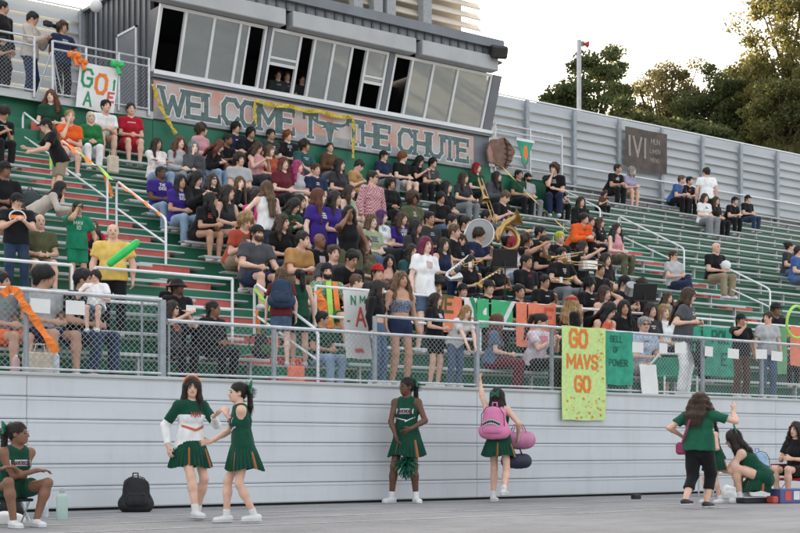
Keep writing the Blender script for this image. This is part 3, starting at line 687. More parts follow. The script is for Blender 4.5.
for (da, db, lb) in ((1.9,3.6,'white hand rail at the foot of the right aisle behind the grey shirt'),(6.3,8.3,'white hand rail beside the bald person holding a helmet'),
                     (9.1,11.5,'white hand rail above the person with crossed legs in navy trousers'),(12.2,14.4,'white hand rail near the glove sign and the top seats')):
    aisle_rail(28.4, da, db, lb, grp)
DG = D0+RUN*2+.03; ZG = zrow(2)
def guard(x0, x1, label):
    e = empty('guard_rail', (x0, DG, ZG), 0, label, 'guard rail', 'white guard rails behind the front seats'); L = x1-x0
    n = max(1, round(L/2.4))
    for zz in (1.0, .52): MB().tube([(0,0,zz),(L,0,zz)], .023, 8).build('rail', M_wpipe, e, True)
    for i in range(n+1): MB().tube([(L*i/n,0,-.3),(L*i/n,0,1.0)], .023, 8).build('post', M_wpipe, e, True)
guard(-4, pix(72,268,DG).x, 'white guard rail under the orange logo shirt and green jersey')
guard(pix(95,268,DG).x, 11.05, 'white guard rail between the yellow shirt and the stairs')
guard(12.6, 16.1, 'white guard rail behind the seated person in light jeans, beside the stairs')
guard(16.4, 27.4, 'long white guard rail hung with orange and green posters below the band')
guard(29.3, 40, 'white guard rail beyond the right aisle')
# ------------------------------------------------------------------ press box
px0 = Vector((20.2, DW, 8.3)); pb = empty('press_box', px0, 0, 'grey press box with forward slanting windows above the WELCOME banner', 'press box')
def PB(name, x0, x1, y0, y1, z0, z1, m, parent=None):
    return MB().box(x0-px0.x, x1-px0.x, y0-px0.y, y1-px0.y, z0-px0.z, z1-px0.z).build(name, m, parent or pb)
X0, X1, YB = XBOX, XBOX1, 19.2
PB('lower_wall', X0, X1, DW+.001, DW+.1, 8.63, 9.5, M_siding2)
PB('floor', X0+.05, X1-.05, DW+.11, YB, 8.45, 8.6, M_siding2)
# side walls with vertical ribs
for (xs, sgn) in ((X0, -1), (X1, 1)):
    sw = PB('side_wall', min(xs, xs-sgn*.1), max(xs, xs-sgn*.1), DW+.102, YB, 8.6, 11.9, M_siding)
    for i in range(19):
        y = DW+.3+i*.29
        if y < YB-.05: PB('rib', min(xs, xs+sgn*.035), max(xs, xs+sgn*.035), y, y+.09, 8.62, 11.88, M_siding, pb)
dr = PB('door', X0-.06, X0-.036, DW+.75, DW+1.7, 8.62, 10.75, M_siding2); 
PB('handle', X0-.11, X0-.061, DW+1.55, DW+1.6, 9.55, 9.7, M_pipe, dr)
for (ya, yb, za, zb) in ((DW+.69,DW+.745,8.62,10.81),(DW+1.705,DW+1.76,8.62,10.81),(DW+.69,DW+1.76,10.755,10.81)):
    PB('door_frame', X0-.075, X0-.037, ya, yb, za, zb, M_white)
PB('back_wall', X0, X1, YB, YB+.1, 8.6, 11.9, M_siding)
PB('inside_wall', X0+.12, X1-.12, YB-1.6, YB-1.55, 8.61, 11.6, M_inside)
ZS, ZT, YS, YT = 9.56, 11.02, DW-.03, DW-.50
# sill
PB('sill', X0-.03, X1+.03, DW-.1, DW+.1, 9.43, 9.555, M_siding2)
PB('sill_trim', X0-.02, X1+.02, DW-.13, DW-.102, 9.50, 9.59, M_white)
def wl(x, t): return Vector((x-px0.x, YS+(YT-YS)*t-px0.y, ZS+(ZT-ZS)*t-px0.z))
def slant(name, xa, xb, t0, t1, thick, m, off=0., parent=None):
    n = Vector((0,-(ZT-ZS),(YT-YS))).normalized()
    if n.y > 0: n = -n
    P = [wl(xa,t0),wl(xb,t0),wl(xb,t1),wl(xa,t1)]; mb = MB()
    mb.hexa([p-n*(thick*.5)+n*off for p in P]+[p+n*(thick*.5)+n*off for p in P]); return mb.build(name, m, parent or pb)
fxs = lambda x: pix(x, 90, DW-.03).x
bay_px = [(152, 256), (263, 377), (385, 480)]
divs = [[152,177,205,231,256], [263,291,305,324,342,357,377], [385,402,423,447,480]]
kinds = [['open','glass','glass','half'], ['split','open','glass','glass','open','split'], ['open','glass','glass','glass']]
for bi, dv in enumerate(divs):
    xs = [fxs(v) for v in dv]; w = .032
    for x in xs: slant('window_frame', x-w, x+w, 0, 1, .09, M_white, .0)
    slant('window_frame', xs[0]+w, xs[-1]-w, 0, .045, .085, M_white); slant('window_frame', xs[0]+w, xs[-1]-w, .95, 1, .085, M_white)
    for i in range(len(xs)-1):
        a, b, kd = xs[i]+w+.002, xs[i+1]-w-.002, kinds[bi][i]
        if kd == 'glass': slant('pane', a, b, .047, .948, .012, M_glass)
        elif kd == 'half': slant('pane', a, a+(b-a)*.3, .047, .948, .012, M_glass); slant('window_frame', a+(b-a)*.3, a+(b-a)*.38, .047, .948, .05, M_white)
        elif kd == 'split':
            slant('window_frame', a, b, .43, .48, .06, M_white); slant('window_frame', a, b, .53, .57, .06, M_white)
            slant('pane', a, b, .575, .946, .012, M_glass); slant('pane', a, b, .485, .525, .012, M_glass)
for a, b in ((fxs(256)+.05, fxs(263)-.05), (fxs(377)+.05, fxs(385)-.05), (fxs(480)+.05, X1), (X0, fxs(152)-.04)):
    if b > a: slant('corner_post', a, b, -.02, 1, .1, M_siding2)
# cheeks closing the slanted front
for x in (X0, X1):
    m = MB(); s_ = .02 if x == X0 else -.02; P = [wl(x,0),wl(x,1),Vector((x-px0.x,.1,ZT-px0.z)),Vector((x-px0.x,.1,ZS-px0.z))]
    m.hexa([p for p in P]+[p+Vector((s_,0,0)) for p in P]); m.build('cheek', M_siding, pb)
# white shutter boxes, roof and gutter
for (a, b) in ((148,281),(288,411),(417,493)):
    xa_, xb_ = pix(a,40,YT-.1).x, pix(b,60,YT-.1).x
    MB().cbox(xa_-px0.x, xb_-px0.x, YT-.34-px0.y, YT+.0-px0.y, ZT+.005-px0.z, ZT+.40-px0.z, .02).build('shutter_box', mat('shutter_grey', (.40,.41,.42), .5, var=.08, scale=2), pb)
PB('roof_band', X0-.1, X1-.22, YT-.2, YT+.3, ZT+.42, ZT+.80, M_siding2)
PB('gutter', X0-.12, X1-.18, YT-.34, YT-.21, ZT+.62, ZT+.86, M_siding2)
PB('soffit', X0-.05, X1+.05, YT-.0, DW+.3, ZT+.35, ZT+.415, M_siding)
for i in range(35): PB('roof_rib', X0+.1+i*.285, X0+.16+i*.285, YT-.235, YT-.202, ZT+.44, ZT+.61, M_siding)
PB('roof', X0-.12, X1-.18, YT-.2, YB+.2, ZT+.805, ZT+.88, M_siding2)
# things inside: blue grey equipment, ceiling lamp tube, orange figures of a clock
M_lampin = mat('cabinet_blue', (.10,.14,.19), .5)
c = MB().cbox(-.3,.3,-.2,.2,0,1.2,.02).build('cabinet', M_lampin, None, loc=pix(412,112,DW+.7)); c.location.z = 8.6; tag(c, 'blue grey cabinet behind the right press box windows', 'cabinet')
# floodlight box at the roof end
fl_ = pix(496, 54, YT-.35)
e = empty('floodlight', (fl_.x, fl_.y, fl_.z-.2), 0, 'black box floodlight on the press box roof corner', 'light')
MB().cbox(-.2,.25,-.22,.12,.08,.42,.05).build('housing', mat('black_metal', (.02,.02,.022), .5), e).rotation_euler = (R(20),0,R(-20))
MB().tube([(-.1,.1,.02),(0,.03,.15)], .03, 6).build('bracket', M_post, e)
# ------------------------------------------------------------------ WELCOME banner
BZ0, BZ1 = 8.47, 9.36; bx0, bx1 = pix(153.5,100,DW-.06).x, pix(474,160,DW-.06).x
M_ban = mat('banner_cloth', (.40,.39,.385), .7, var=.2, scale=1.3, col2=(.52,.235,.165), stretch=(1.2,1,1.2))
M_teal = mat('banner_teal', (.095,.145,.145), .7, var=.3, scale=9); M_bw = mat('banner_white', (.66,.66,.66), .7, var=.12, scale=9)
M_bband = mat('banner_band', (.30,.31,.32), .6, var=.25, scale=3)
L = bx1-bx0; ban = empty('banner', (bx0, DW-.06, BZ0), 0, 'long orange and grey banner reading WELCOME TO THE CHUTE below the press box windows', 'banner')
def ywave(x): return .014*math.sin(x*2.1)
def ribbon_grid(name, x0, x1, z0, z1, m, parent, y=0., nx=60, taper=None):
    mb = MB(); vs = []
    for i in range(nx+1):
        x = x0+(x1-x0)*i/nx
        zz0 = z0+(taper(x) if taper else 0); vs += [(x, ywave(x)+y, zz0), (x, ywave(x)+y, z1)]
    nb = len(vs); vs += [(a, b+.004, c) for a, b, c in vs]
    fs = [(2*i, 2*i+2, 2*i+3, 2*i+1) for i in range(nx)]+[(nb+2*i+1, nb+2*i+3, nb+2*i+2, nb+2*i) for i in range(nx)]
    fs += [(2*i+1, 2*i+3, nb+2*i+3, nb+2*i+1) for i in range(nx)]+[(2*i+2, 2*i, nb+2*i, nb+2*i+2) for i in range(nx)]
    mb.add(vs, fs); return mb.build(name, m, parent)
bcl = ribbon_grid('cloth', 0, L, 0, BZ1-BZ0, M_ban, ban)
ribbon_grid('lower_band', .02, L-.02, .0, .24, M_bband, ban, -.004)
ribbon_grid('border', 0, L, -.03, .0, mat('banner_black', (.02,.02,.02), .6), ban, -.002); 
def quads_mesh(name, qs, y, m, parent, wave=True):
    """flat painted lettering: thin quads, each a hair above the last so none share a plane"""
    mb = MB()
    for i, q in enumerate(qs):
        yy = y-.00012*i; mb.add([(p[0], (ywave(p[0]) if wave else 0)+yy, p[1]) for p in q], [(0,1,2,3)])
    me = mb.mesh(name, m); return link(name, me, parent)
lh_ = .56
txt = [('W',.38,1.),('E',.62,.62),('L',.62,.6),('C',.62,.66),('O',.64,.66),('M',.62,.86),('E',.62,.62),(' ',0,.18),('T',.55,.62),('o',.6,.95),(' ',0,.12),('T',.6,.6),('H',.6,.66),('E',.6,.6),(' ',0,.22),('C',.6,.66),('H',.6,.66),('U',.6,.66),('T',.6,.6),('E',.6,.6)]
tot = sum(t[2]+.165 for t in txt)-.165; sc = (L-.42)/tot; cx = .2
for ch, _, w in txt:
    w *= sc
    if ch == 'o':   # longhorn emblem standing for the O
        mx_ = cx+w*.5
        def strokes(pts, ths):
            out = []
            for (a, b, ta_, tb_) in zip(pts[:-1], pts[1:], ths[:-1], ths[1:]):
                dx, dz = b[0]-a[0], b[1]-a[1]; l = math.hypot(dx, dz); nx, nz = -dz/l, dx/l
                out.append([(a[0]+nx*ta_, a[1]+nz*ta_), (a[0]-nx*ta_, a[1]-nz*ta_), (b[0]-nx*tb_, b[1]-nz*tb_), (b[0]+nx*tb_, b[1]+nz*tb_)])
            return out
        def longhorn(g):
            q = []
            for sx in (1, -1):
                q += strokes([(mx_+sx*x, z) for x, z in ((.06,.52),(.2,.545),(.36,.55),(.48,.60),(.55,.70),(.57,.80))], [v+g for v in (.055,.05,.042,.034,.024,.008)])
                q += strokes([(mx_+sx*.12,.47),(mx_+sx*.26,.42)], [.035+g,.012+g])
            q += strokes([(mx_,.60),(mx_,.46),(mx_,.30),(mx_,.16),(mx_,.11)], [v+g for v in (.10,.135,.085,.07,.045)]); return q
        quads_mesh('emblem_outline', longhorn(.026), -.007, M_bw, bcl); quads_mesh('emblem', longhorn(0), -.014, M_teal, bcl)
    elif ch != ' ':
        ta = .0; th = .118
        quads_mesh('letter_outline', letter_quads(ch, cx, .17, w, lh_, th+.055, .142), -.007, M_bw, bcl)
        quads_mesh('letter', letter_quads(ch, cx, .17, w, lh_, th, .115), -.011, M_teal, bcl)
    cx += w+.165*sc
# ------------------------------------------------------------------ light pole, far slatted building, trees
pp = pix(579, 150, YF+.4); ptop = pix(580, 40, YF+.4).z
pole = empty('light_pole', (pp.x, YF+.4, 0), 0, 'tall pale square pole with a red horn behind the louvre fence', 'pole')
MB().cbox(-.062,.062,-.062,.062,0,ptop,.015).build('shaft', mat('pole_grey', (.40,.42,.44), .5, .2), pole)
MB().lathe([(.03,0),(.05,.08),(.10,.18),(.115,.2),(.1,.205)], 14, c=(.12,-.05,ptop-.12), axis=(1,-.3,-.05)).build('horn', mat('red_horn', (.45,.03,.03), .4), pole, True)
MB().box(.1,.2,-.06,.04,ptop-.2,ptop-.03).build('bracket', M_post, pole)
# a far tall slatted building, only its corner shows above the press box
by = 46; bA, bB = pix(255, 20, by), pix(480, 30, by)
M_cream = mat('cream_slat', (.66,.60,.52), .6, var=.08, scale=.4); M_bcol = mat('building_column', (.30,.32,.34), .6)
M_bwall = mat('building_wall', (.42,.40,.38), .7, var=.12, scale=.5)
bld = empty('slatted_building', (bA.x, by, 0), 0, 'far tall building with cream horizontal slats and grey columns', 'building')
Lb = bB.x-bA.x
MB().box(0, Lb-.4, 1.2, 14, 0, 31).build('wall', M_bwall, bld)
for i in range(34): 
    z = 12+i*.62
    MB().hexa([(0,-.1,z),(Lb,-.1,z),(Lb,.0,z-.02),(0,.0,z-.02),(0,.28,z+.44),(Lb,.28,z+.44),(Lb,.36,z+.42),(0,.36,z+.42)]).build('slat', M_cream, bld)
for x in (270, 297, 352, 372, 385, 421): 
    xx = pix(x, 10, by).x-bA.x; MB().box(xx-.3, xx+.3, -.6, -.14, 0, 33.5).build('column', M_bcol, bld)
# trees: trunk, limbs, clumped leaf faces
M_bark = mat('bark', (.075,.055,.04), .9, bump=.6, bscale=12, stretch=(1,1,.25))
def leaf_mat(nm, a, b, t=.5): return mat(nm, a, .55, var=.1, scale=.8, col2=b, trans=t, spec=.2)
M_leafs = [leaf_mat('leaf_dark', (.135,.165,.068), (.07,.092,.04)), leaf_mat('leaf_mid', (.14,.145,.055), (.07,.085,.034)), leaf_mat('leaf_sunlit', (.22,.20,.07), (.10,.105,.04)), leaf_mat('leaf_sparse', (.20,.18,.09), (.10,.10,.05))]  # third one: gold of the low sun put into the leaf colour
def tree(px, pz, y, rx, rz, label, lm, nclump=60, per=120, leaf=.16, dens=1., seed=1, clump=.9, ry=None, limbs=9):
    """px, pz: crown centre in the photograph; rx, rz: crown half sizes in metres"""
    r = np.random.default_rng(seed); c = pix(px, pz, y); e = empty('tree', (c.x, y, 0), 0, label, 'tree', 'trees behind the stand'); ry = ry or rx
    base = np.array([0,0,0.]); cz = c.z; t = MB()
    t.tube([(0,0,0),(.1,.05,cz*.35),(-.05,.1,cz*.7),(0,0,cz)], [.45,.36,.27,.15], 9)
    cl = []
    for i in range(nclump):
        v = r.normal(size=3); v /= np.linalg.norm(v); q = r.uniform(.25,1)**.5
        p = v*np.array([rx,ry,rz])*q*r.uniform(.8,1.12); cl.append(p)
        if i < limbs*3:
            s = np.array([0,0,-rz*r.uniform(.3,1)]); m = (s+p)*.5+np.array([0,0,-.12*rz]); t.tube([(s[0],s[1],cz+s[2]),(m[0],m[1],cz+m[2]),(p[0],p[1],cz+p[2])], [.13,.075,.02], 5)
    t.build('trunk', M_bark, e, True)
    n = nclump*per; ci = r.integers(0, nclump, n); cp = np.array(cl)[ci]
    cs = r.uniform(.55,1.25,nclump)[ci][:,None]*clump
    off = r.normal(size=(n,3)); off /= np.linalg.norm(off, axis=1)[:,None]; off *= (r.uniform(0,1,(n,1))**.4)*cs*np.array([1,1,.62])
    P = cp+off+np.array([0,0,cz]); a = r.normal(size=(n,3)); a /= np.linalg.norm(a,axis=1)[:,None]; b = np.cross(a, r.normal(size=(n,3))); b /= np.linalg.norm(b,axis=1)[:,None]
    sz = leaf*r.uniform(.6,1.3,(n,1)); Vv = np.stack([P-a*sz*.5, P+b*sz*.3, P+a*sz*.5, P-b*sz*.3], 1).reshape(-1,3)
    me = bpy.data.meshes.new('crown'); me.vertices.add(len(Vv)); me.vertices.foreach_set('co', Vv.astype(np.float32).ravel())
    me.loops.add(n*4); me.loops.foreach_set('vertex_index', np.arange(n*4, dtype=np.int32)); me.polygons.add(n); me.polygons.foreach_set('loop_start', np.arange(n, dtype=np.int32)*4); me.update(calc_edges=True)
    me.materials.append(lm); link('crown', me, e); return e
tree(592, 112, 34, 2.3, 3.5, 'dense dark tree rising beside the pale pole', M_leafs[0], 80, 230, .20, seed=3, clump=.70)
tree(559, 110, 35, 1.1, 1.1, 'small dark tree left of the pale pole', M_leafs[0], 30, 280, .19, seed=13, clump=.55)
tree(664, 112, 42, 3.2, 3.0, 'thin branched tree with sparse pale leaves', M_leafs[3], 90, 190, .19, seed=5, clump=.7, limbs=24)
tree(716, 126, 38, 2.4, 3.1, 'dense dark tree between the sparse tree and the sunlit tree', M_leafs[0], 85, 260, .20, seed=7, clump=.8)
tree(790, 44, 33, 3.0, 3.9, 'tall sunlit golden tree at the right with light through its crown', M_leafs[2], 85, 190, .20, seed=9, clump=.85, limbs=6)
tree(765, 132, 36, 2.8, 2.2, 'low green tree under the sunlit tree', M_leafs[1], 80, 320, .20, seed=11, clump=.8)
tree(640, 138, 36, 2.3, 1.5, 'low green tree behind the brown banner', M_leafs[1], 60, 320, .20, seed=15, clump=.7)
tree(810, 120, 37, 2.6, 2.8, 'dark tree beyond the end of the louvre fence', M_leafs[0], 80, 320, .20, seed=17, clump=.85)
tree(788, 112, 31, 2.2, 2.0, 'mid green tree in front of the sunlit tree trunk', M_leafs[1], 60, 260, .20, seed=31, clump=.8)
tree(690, 148, 35, 2.9, 1.5, 'low dark tree behind the top row of the stand', M_leafs[0], 80, 320, .20, seed=21, clump=.7)
tree(750, 104, 44, 2.4, 2.6, 'olive green tree between the dark trees', M_leafs[1], 75, 260, .20, seed=23, clump=.8)
# ------------------------------------------------------------------ people
SK = {1: (.80,.54,.43), 2: (.70,.43,.32), 3: (.50,.28,.185), 4: (.23,.115,.07), 5: (.125,.06,.038)}
C = dict(black=(.010,.010,.012), char=(.04,.042,.046), dgrey=(.075,.08,.09), grey=(.22,.23,.245), lgrey=(.42,.43,.44), white=(.82,.82,.82), cream=(.68,.62,.52), beige=(.48,.42,.36),
    navy=(.016,.026,.065), blue=(.05,.12,.32), denim=(.085,.14,.22), ldenim=(.24,.34,.46), ddenim=(.025,.045,.085), purple=(.045,.022,.21), red=(.42,.012,.03), rust=(.42,.075,.04), coral=(.72,.16,.10),
    orange=(.80,.12,.02), tan=(.50,.27,.10), khaki=(.30,.24,.16), brown=(.11,.055,.03), olive=(.10,.105,.055), sage=(.36,.42,.27), green=(.02,.16,.045), dgreen=(.012,.062,.035), uni=(.006,.058,.034), kelly=(.01,.19,.10),
    teal=(.03,.09,.09), yellow=(.74,.50,.13), pink=(.62,.30,.33), hotpink=(.62,.06,.22), lav=(.38,.36,.50), sky=(.42,.52,.66), maroon=(.13,.02,.03), plaid=(.42,.10,.13), lime=(.55,.70,.05), camo=(.09,.085,.06))
HC = dict(black=(.008,.007,.007), dark=(.022,.014,.010), brown=(.055,.028,.015), lbrown=(.13,.07,.035), blond=(.33,.21,.095), auburn=(.12,.035,.016), ginger=(.24,.075,.022), red=(.30,.012,.018), magenta=(.38,.03,.14), burg=(.16,.012,.045), violet=(.075,.02,.11), grey=(.28,.27,.26), lime=(.45,.55,.03), white=(.6,.58,.52),
    cap_black=(.012,.012,.014), cap_navy=(.014,.02,.05), cap_green=(.012,.05,.03), cap_red=(.42,.01,.015), hood=(.16,.18,.20), scarf=(.60,.50,.36))
def skin_mat(i): return mat('skin_%d' % i, SK[i], .48, var=.11, scale=11, bump=.08, bscale=60, sss=.0, spec=.35)
def cloth_mat(c):
    col = C.get(c, (.3,.3,.3)) if isinstance(c, str) else c; nm = c if isinstance(c, str) else '%02d%02d%02d' % tuple(int(v*99) for v in c)
    if c == 'plaid': return check_mat('cloth_plaid', (.42,.06,.09), (.56,.46,.47), 34)
    if c == 'camo': return mat('cloth_camo', (.14,.13,.07), .9, scale=9, col2=(.03,.03,.02), bump=.3, bscale=30)
    if c == 'bandana': return mat('cloth_bandana', (.02,.035,.085), .9, scale=45, col2=(.30,.34,.42), bump=.4, bscale=14)
    if c == 'tiedye': return mat('cloth_tiedye', (.60,.66,.74), .9, scale=9, col2=(.62,.30,.34), bump=.5, bscale=14)
    if c == 'floral': return mat('cloth_floral', (.62,.68,.76), .9, scale=26, col2=(.22,.32,.50), bump=.5, bscale=14)
    if c == 'rosewhite': return mat('cloth_rosewhite', (.80,.79,.77), .9, scale=14, col2=(.62,.50,.48), bump=.5, bscale=14)
    if c == 'redplaid': return check_mat('cloth_redplaid', (.20,.015,.03), (.05,.01,.015), 40)
    if c == 'greencheck': return check_mat('cloth_greencheck', (.03,.20,.07), (.35,.42,.30), 34)
    dn = 'denim' in nm
    return mat('cloth_'+nm, col, .88, var=.25 if dn else .18, scale=9, bump=.75, bscale=13, stretch=(1,1,.55), sheen=.1, spec=.2)
def check_mat(nm, a, b, s):
    if nm in MATS: return MATS[nm]
    m = mat(nm, a, .9); n = m.node_tree; bs = n.nodes['Principled BSDF']; ck = n.nodes.new('ShaderNodeTexChecker'); ck.inputs['Scale'].default_value = s
    ck.inputs[1].default_value = (*a,1); ck.inputs[2].default_value = (*b,1); tc = n.nodes.new('ShaderNodeTexCoord'); n.links.new(tc.outputs['Object'], ck.inputs[0]); n.links.new(ck.outputs[0], bs.inputs['Base Color']); return m
def hair_mat(c): return mat('hair_'+c, HC[c], .55 if not c.startswith('cap') else .85, var=.5, scale=40, bump=.7, bscale=90, stretch=(1,1,.1), spec=.45)
M_eye = mat('eye_dark', (.02,.015,.012), .3); M_lip = mat('lips', (.32,.11,.09), .5); M_sole = mat('shoe_white', (.68,.68,.68), .6); M_rub = mat('rubber_sole', (.55,.56,.57), .7); M_shoeb = mat('shoe_black', (.02,.02,.022), .6)
POSE = {
 'lap': dict(lh=(.06,-.27,.64), rh=(-.05,-.29,.645)), 'knees': dict(lean=14, lh=(.14,-.40,.63), rh=(-.14,-.40,.63)), 'lean': dict(lean=34, lh=(.04,-.46,.62), rh=(-.05,-.48,.63), hpitch=4),
 'chin': dict(lean=24, lh=(.02,-.33,.66), rh=(-.05,-.36,.97), rp=(-.4,-.1,-1), rhd=(.2,.15,1)), 'cross': dict(lean=5, lh=(-.1,-.25,.80), rh=(.1,-.28,.79), lhd=(-1,-.1,.1), rhd=(1,-.05,.1)),
 'phone': dict(lean=12, lh=(.05,-.38,.86), rh=(-.06,-.38,.86), hpitch=-22), 'up': dict(lean=4, lh=(.16,-.02,1.2), rh=(-.1,-.28,.66), lp=(1,-.2,.2), lhd=(-.5,.1,.8)),
 'back': dict(lean=-8, lh=(.26,.08,.60), rh=(-.1,-.25,.66), lf=(.12,-.5,.08), rf=(-.1,-.44,.08)), 'down': dict(lean=36, lh=(.05,-.40,.72), rh=(-.05,-.42,.70), hpitch=-30),
 'play': dict(lean=8, lh=(.02,-.36,.86), rh=(-.1,-.30,.72), hpitch=-8), 'horn': dict(lean=4, lh=(.05,-.36,1.06), rh=(-.06,-.46,1.05)), 'wide': dict(lean=6, lh=(.2,-.36,.64), rh=(-.2,-.36,.64), lf=(.2,-.38,.08), rf=(-.2,-.38,.08)),
 'legx': dict(lean=-4, lh=(.08,-.26,.68), rh=(-.1,-.26,.68), lf=(-.12,-.62,.32), lkp=(.1,-.5,1), rf=(-.08,-.40,.08)),
 'front': dict(lean=10, lh=(.1,-.30,.64), rh=(-.1,-.32,.64), lf=(.16,-.40,.08), rf=(-.16,-.38,.08)),
 # standing
 'st': dict(mode='stand', lean=2, lh=(.25,-.06,.86), rh=(-.25,-.05,.86), lf=(.1,-.02,.08), rf=(-.1,.02,.08)),
 'sthip': dict(mode='stand', lean=0, lh=(.2,-.03,1.02), rh=(-.25,-.05,.86), lp=(1,.5,0), lf=(.12,-.02,.08), rf=(-.1,.02,.08)),
 'stphone': dict(mode='stand', lean=5, lh=(.06,-.33,1.2), rh=(-.06,-.33,1.2), hpitch=-18, lf=(.11,0,.08), rf=(-.11,0,.08)),
 'stbelly': dict(mode='stand', lean=2, lh=(.03,-.24,1.06), rh=(-.06,-.25,1.05), lf=(.1,0,.08), rf=(-.1,.02,.08)),
 'stcross': dict(mode='stand', lean=2, lh=(-.1,-.2,1.2), rh=(.1,-.22,1.19), lhd=(-1,-.1,.1), rhd=(1,0,.1), lf=(.1,0,.08), rf=(-.1,.02,.08)),
 'stface': dict(mode='stand', lean=3, lh=(.24,-.22,1.0), rh=(-.06,-.17,1.52), rp=(-.6,-.5,-.8), rhd=(.4,.15,1), lf=(.1,0,.08), rf=(-.1,.02,.08), hpitch=-8),
 'stbend': dict(mode='stand', lean=52, lh=(.12,-.62,.95), rh=(-.12,-.66,.98), hpitch=-18, lf=(.1,.02,.08), rf=(-.1,-.08,.08)),
 'streach': dict(mode='stand', lean=30, lh=(.2,-.62,.62), rh=(-.06,-.70,.70), hpitch=-25, lf=(.1,.05,.08), rf=(-.1,0,.08)),
 'stbag': dict(mode='stand', lean=8, lh=(.16,-.2,1.15), rh=(-.16,-.2,1.15), hpitch=-14, lf=(.1,0,.08), rf=(-.1,0,.08)),
 'stside': dict(mode='stand', lean=2, lh=(.3,-.2,1.0), rh=(-.2,-.02,.86), lf=(.1,0,.08), rf=(-.1,.02,.08)),
 'stlook': dict(mode='stand', lean=-2, lh=(.22,-.1,.9), rh=(-.05,-.2,1.42), rp=(-.8,-.3,-.6), rhd=(.3,0,1), lf=(.1,0,.08), rf=(-.1,.02,.08)),
}
CACHE = {}
def cached(key, fn):
    if key not in CACHE: CACHE[key] = fn()
    return CACHE[key]
def get_skel(pose, hy, fem, extra=None):
    d = dict(POSE[pose]) if isinstance(pose, str) else dict(pose)
    d['hyaw'] = d.get('hyaw', 0)+hy; d['fem'] = fem; return skeleton(**d)
def child(name, me, m, root, loc=None, rot=None, sc=None):
    o = link(name, me, root)
    if not me.materials: me.materials.append(None)
    o.material_slots[0].link = 'OBJECT'; o.material_slots[0].material = m
    if loc is not None: o.location = loc
    if rot is not None: o.rotation_euler = rot
    if sc is not None: o.scale = sc
    return o
EYE = MB().lathe([(.002,-.008),(.009,-.005),(.012,0),(.009,.005),(.002,.008)], 8, axis=(0,0,1)).mesh('eye', None, True)
MOUTH = MB().lathe([(.002,-.024),(.005,-.015),(.0065,0),(.005,.015),(.002,.024)], 6, axis=(1,0,0)).mesh('mouth', None, True)
BROW = MB().tube([(-.02,.004,-.003),(0,0,.003),(.02,.004,0)], [.002,.0042,.002], 5).mesh('eyebrow', None, True)
def face(root, k, hairc, glasses=False):
    h = k.hrot; e = h.to_euler()
    for q in (-1, 1):
        child('eye', EYE, M_eye, root, Vector(headpts(k, (.03*q,-.0795,.006))), e)
        child('eyebrow', BROW, hair_mat(hairc), root, Vector(headpts(k, (.031*q,-.0875,.028))), e)
    child('mouth', MOUTH, M_lip, root, Vector(headpts(k, (0,-.0895,-.052))), e)
    if glasses:
        me = cached('glasses', lambda: MB().tube([(.012,-.1,.005),(.05,-.098,.005)], .012, 6).tube([(-.012,-.1,.005),(-.05,-.098,.005)], .012, 6).tube([(-.055,-.09,.012),(-.076,.0,.012)], .003, 4).tube([(.055,-.09,.012),(.076,.0,.012)], .003, 4).tube([(-.012,-.1,.012),(.012,-.1,.012)], .003, 4).mesh('glasses'))
        child('glasses', me, mat('glasses_black', (.01,.01,.012), .25), root, Vector(k.head), e)
def dress_person(root, key, k, sex, skin, hair, hc, top, tc, bot, bc, vox=.0218, shoes='w', beard=None, glasses=False, fine=False, cap=None, sub=None, hvox=.011):
    fem = sex != 'm'
    b = child('body', cached(('body', key, fem), lambda: make_body(k, vox, fine)), skin_mat(skin), root)
    hpos = Vector(k.head); he = k.hrot.to_euler()
    dk = hc if not hc.startswith(('cap', 'hood', 'scarf')) else 'dark'
    if hair != 'bald':
        if hair in ('cap', 'backcap', 'bucket'):
            child('hair', cached(('hair', 'fringe_under', fine), lambda: make_hair('fringe_under', hvox, 0, fine)), hair_mat(sub or 'dark'), root, hpos, he)
            child('cap' if hair != 'bucket' else 'hat', cached(('hair', hair), lambda: make_hair(hair, hvox)), hair_mat(hc), root, hpos, he)
        else: child({'hood': 'hood', 'scarf': 'head_scarf'}.get(hair, 'hair'), cached(('hair', hair, fine), lambda: make_hair(hair, hvox, len(CACHE), fine)), hair_mat(hc), root, hpos, he)
    if cap: child('cap', cached(('hair', cap[0]), lambda: make_hair(cap[0], hvox)), hair_mat(cap[1]), root, hpos, he)
    if beard: child('beard', cached(('hair', 'beard'), lambda: make_hair('beard', hvox)), hair_mat(beard), root, hpos, he)
    tn = {'tee': 'shirt', 'long': 'sweater', 'hoodie': 'hoodie', 'tank': 'tank_top', 'crop': 'crop_top', 'jacket': 'jacket', 'fitted': 'jacket', 'strapless': 'strapless_top'}
    if top: t = child(tn[top], cached(('top', key, fem, top), lambda: make_top(k, vox, top, len(CACHE))), cloth_mat(tc), root)
    bn = {'pants': 'trousers', 'wide': 'trousers', 'leggings': 'leggings', 'capri': 'leggings', 'shorts': 'shorts', 'brief': 'shorts', 'skirt': 'skirt', 'mini': 'skirt', 'long_skirt': 'skirt'}
    if bot: child(bn[bot], cached(('bot', key, fem, bot), lambda: make_bottom(k, vox, bot, len(CACHE))), cloth_mat(bc), root)
    for lf in (True, False):
        sh_ = child('shoe', cached(('shoe', key, fem, lf), lambda: make_shoe(k, lf, max(vox*.8, .0105))), M_sole if shoes == 'w' else M_shoeb, root)
        if fine: child('sole', make_sole(k, lf, .0105), M_rub, sh_)
    face(root, k, dk, glasses); return b
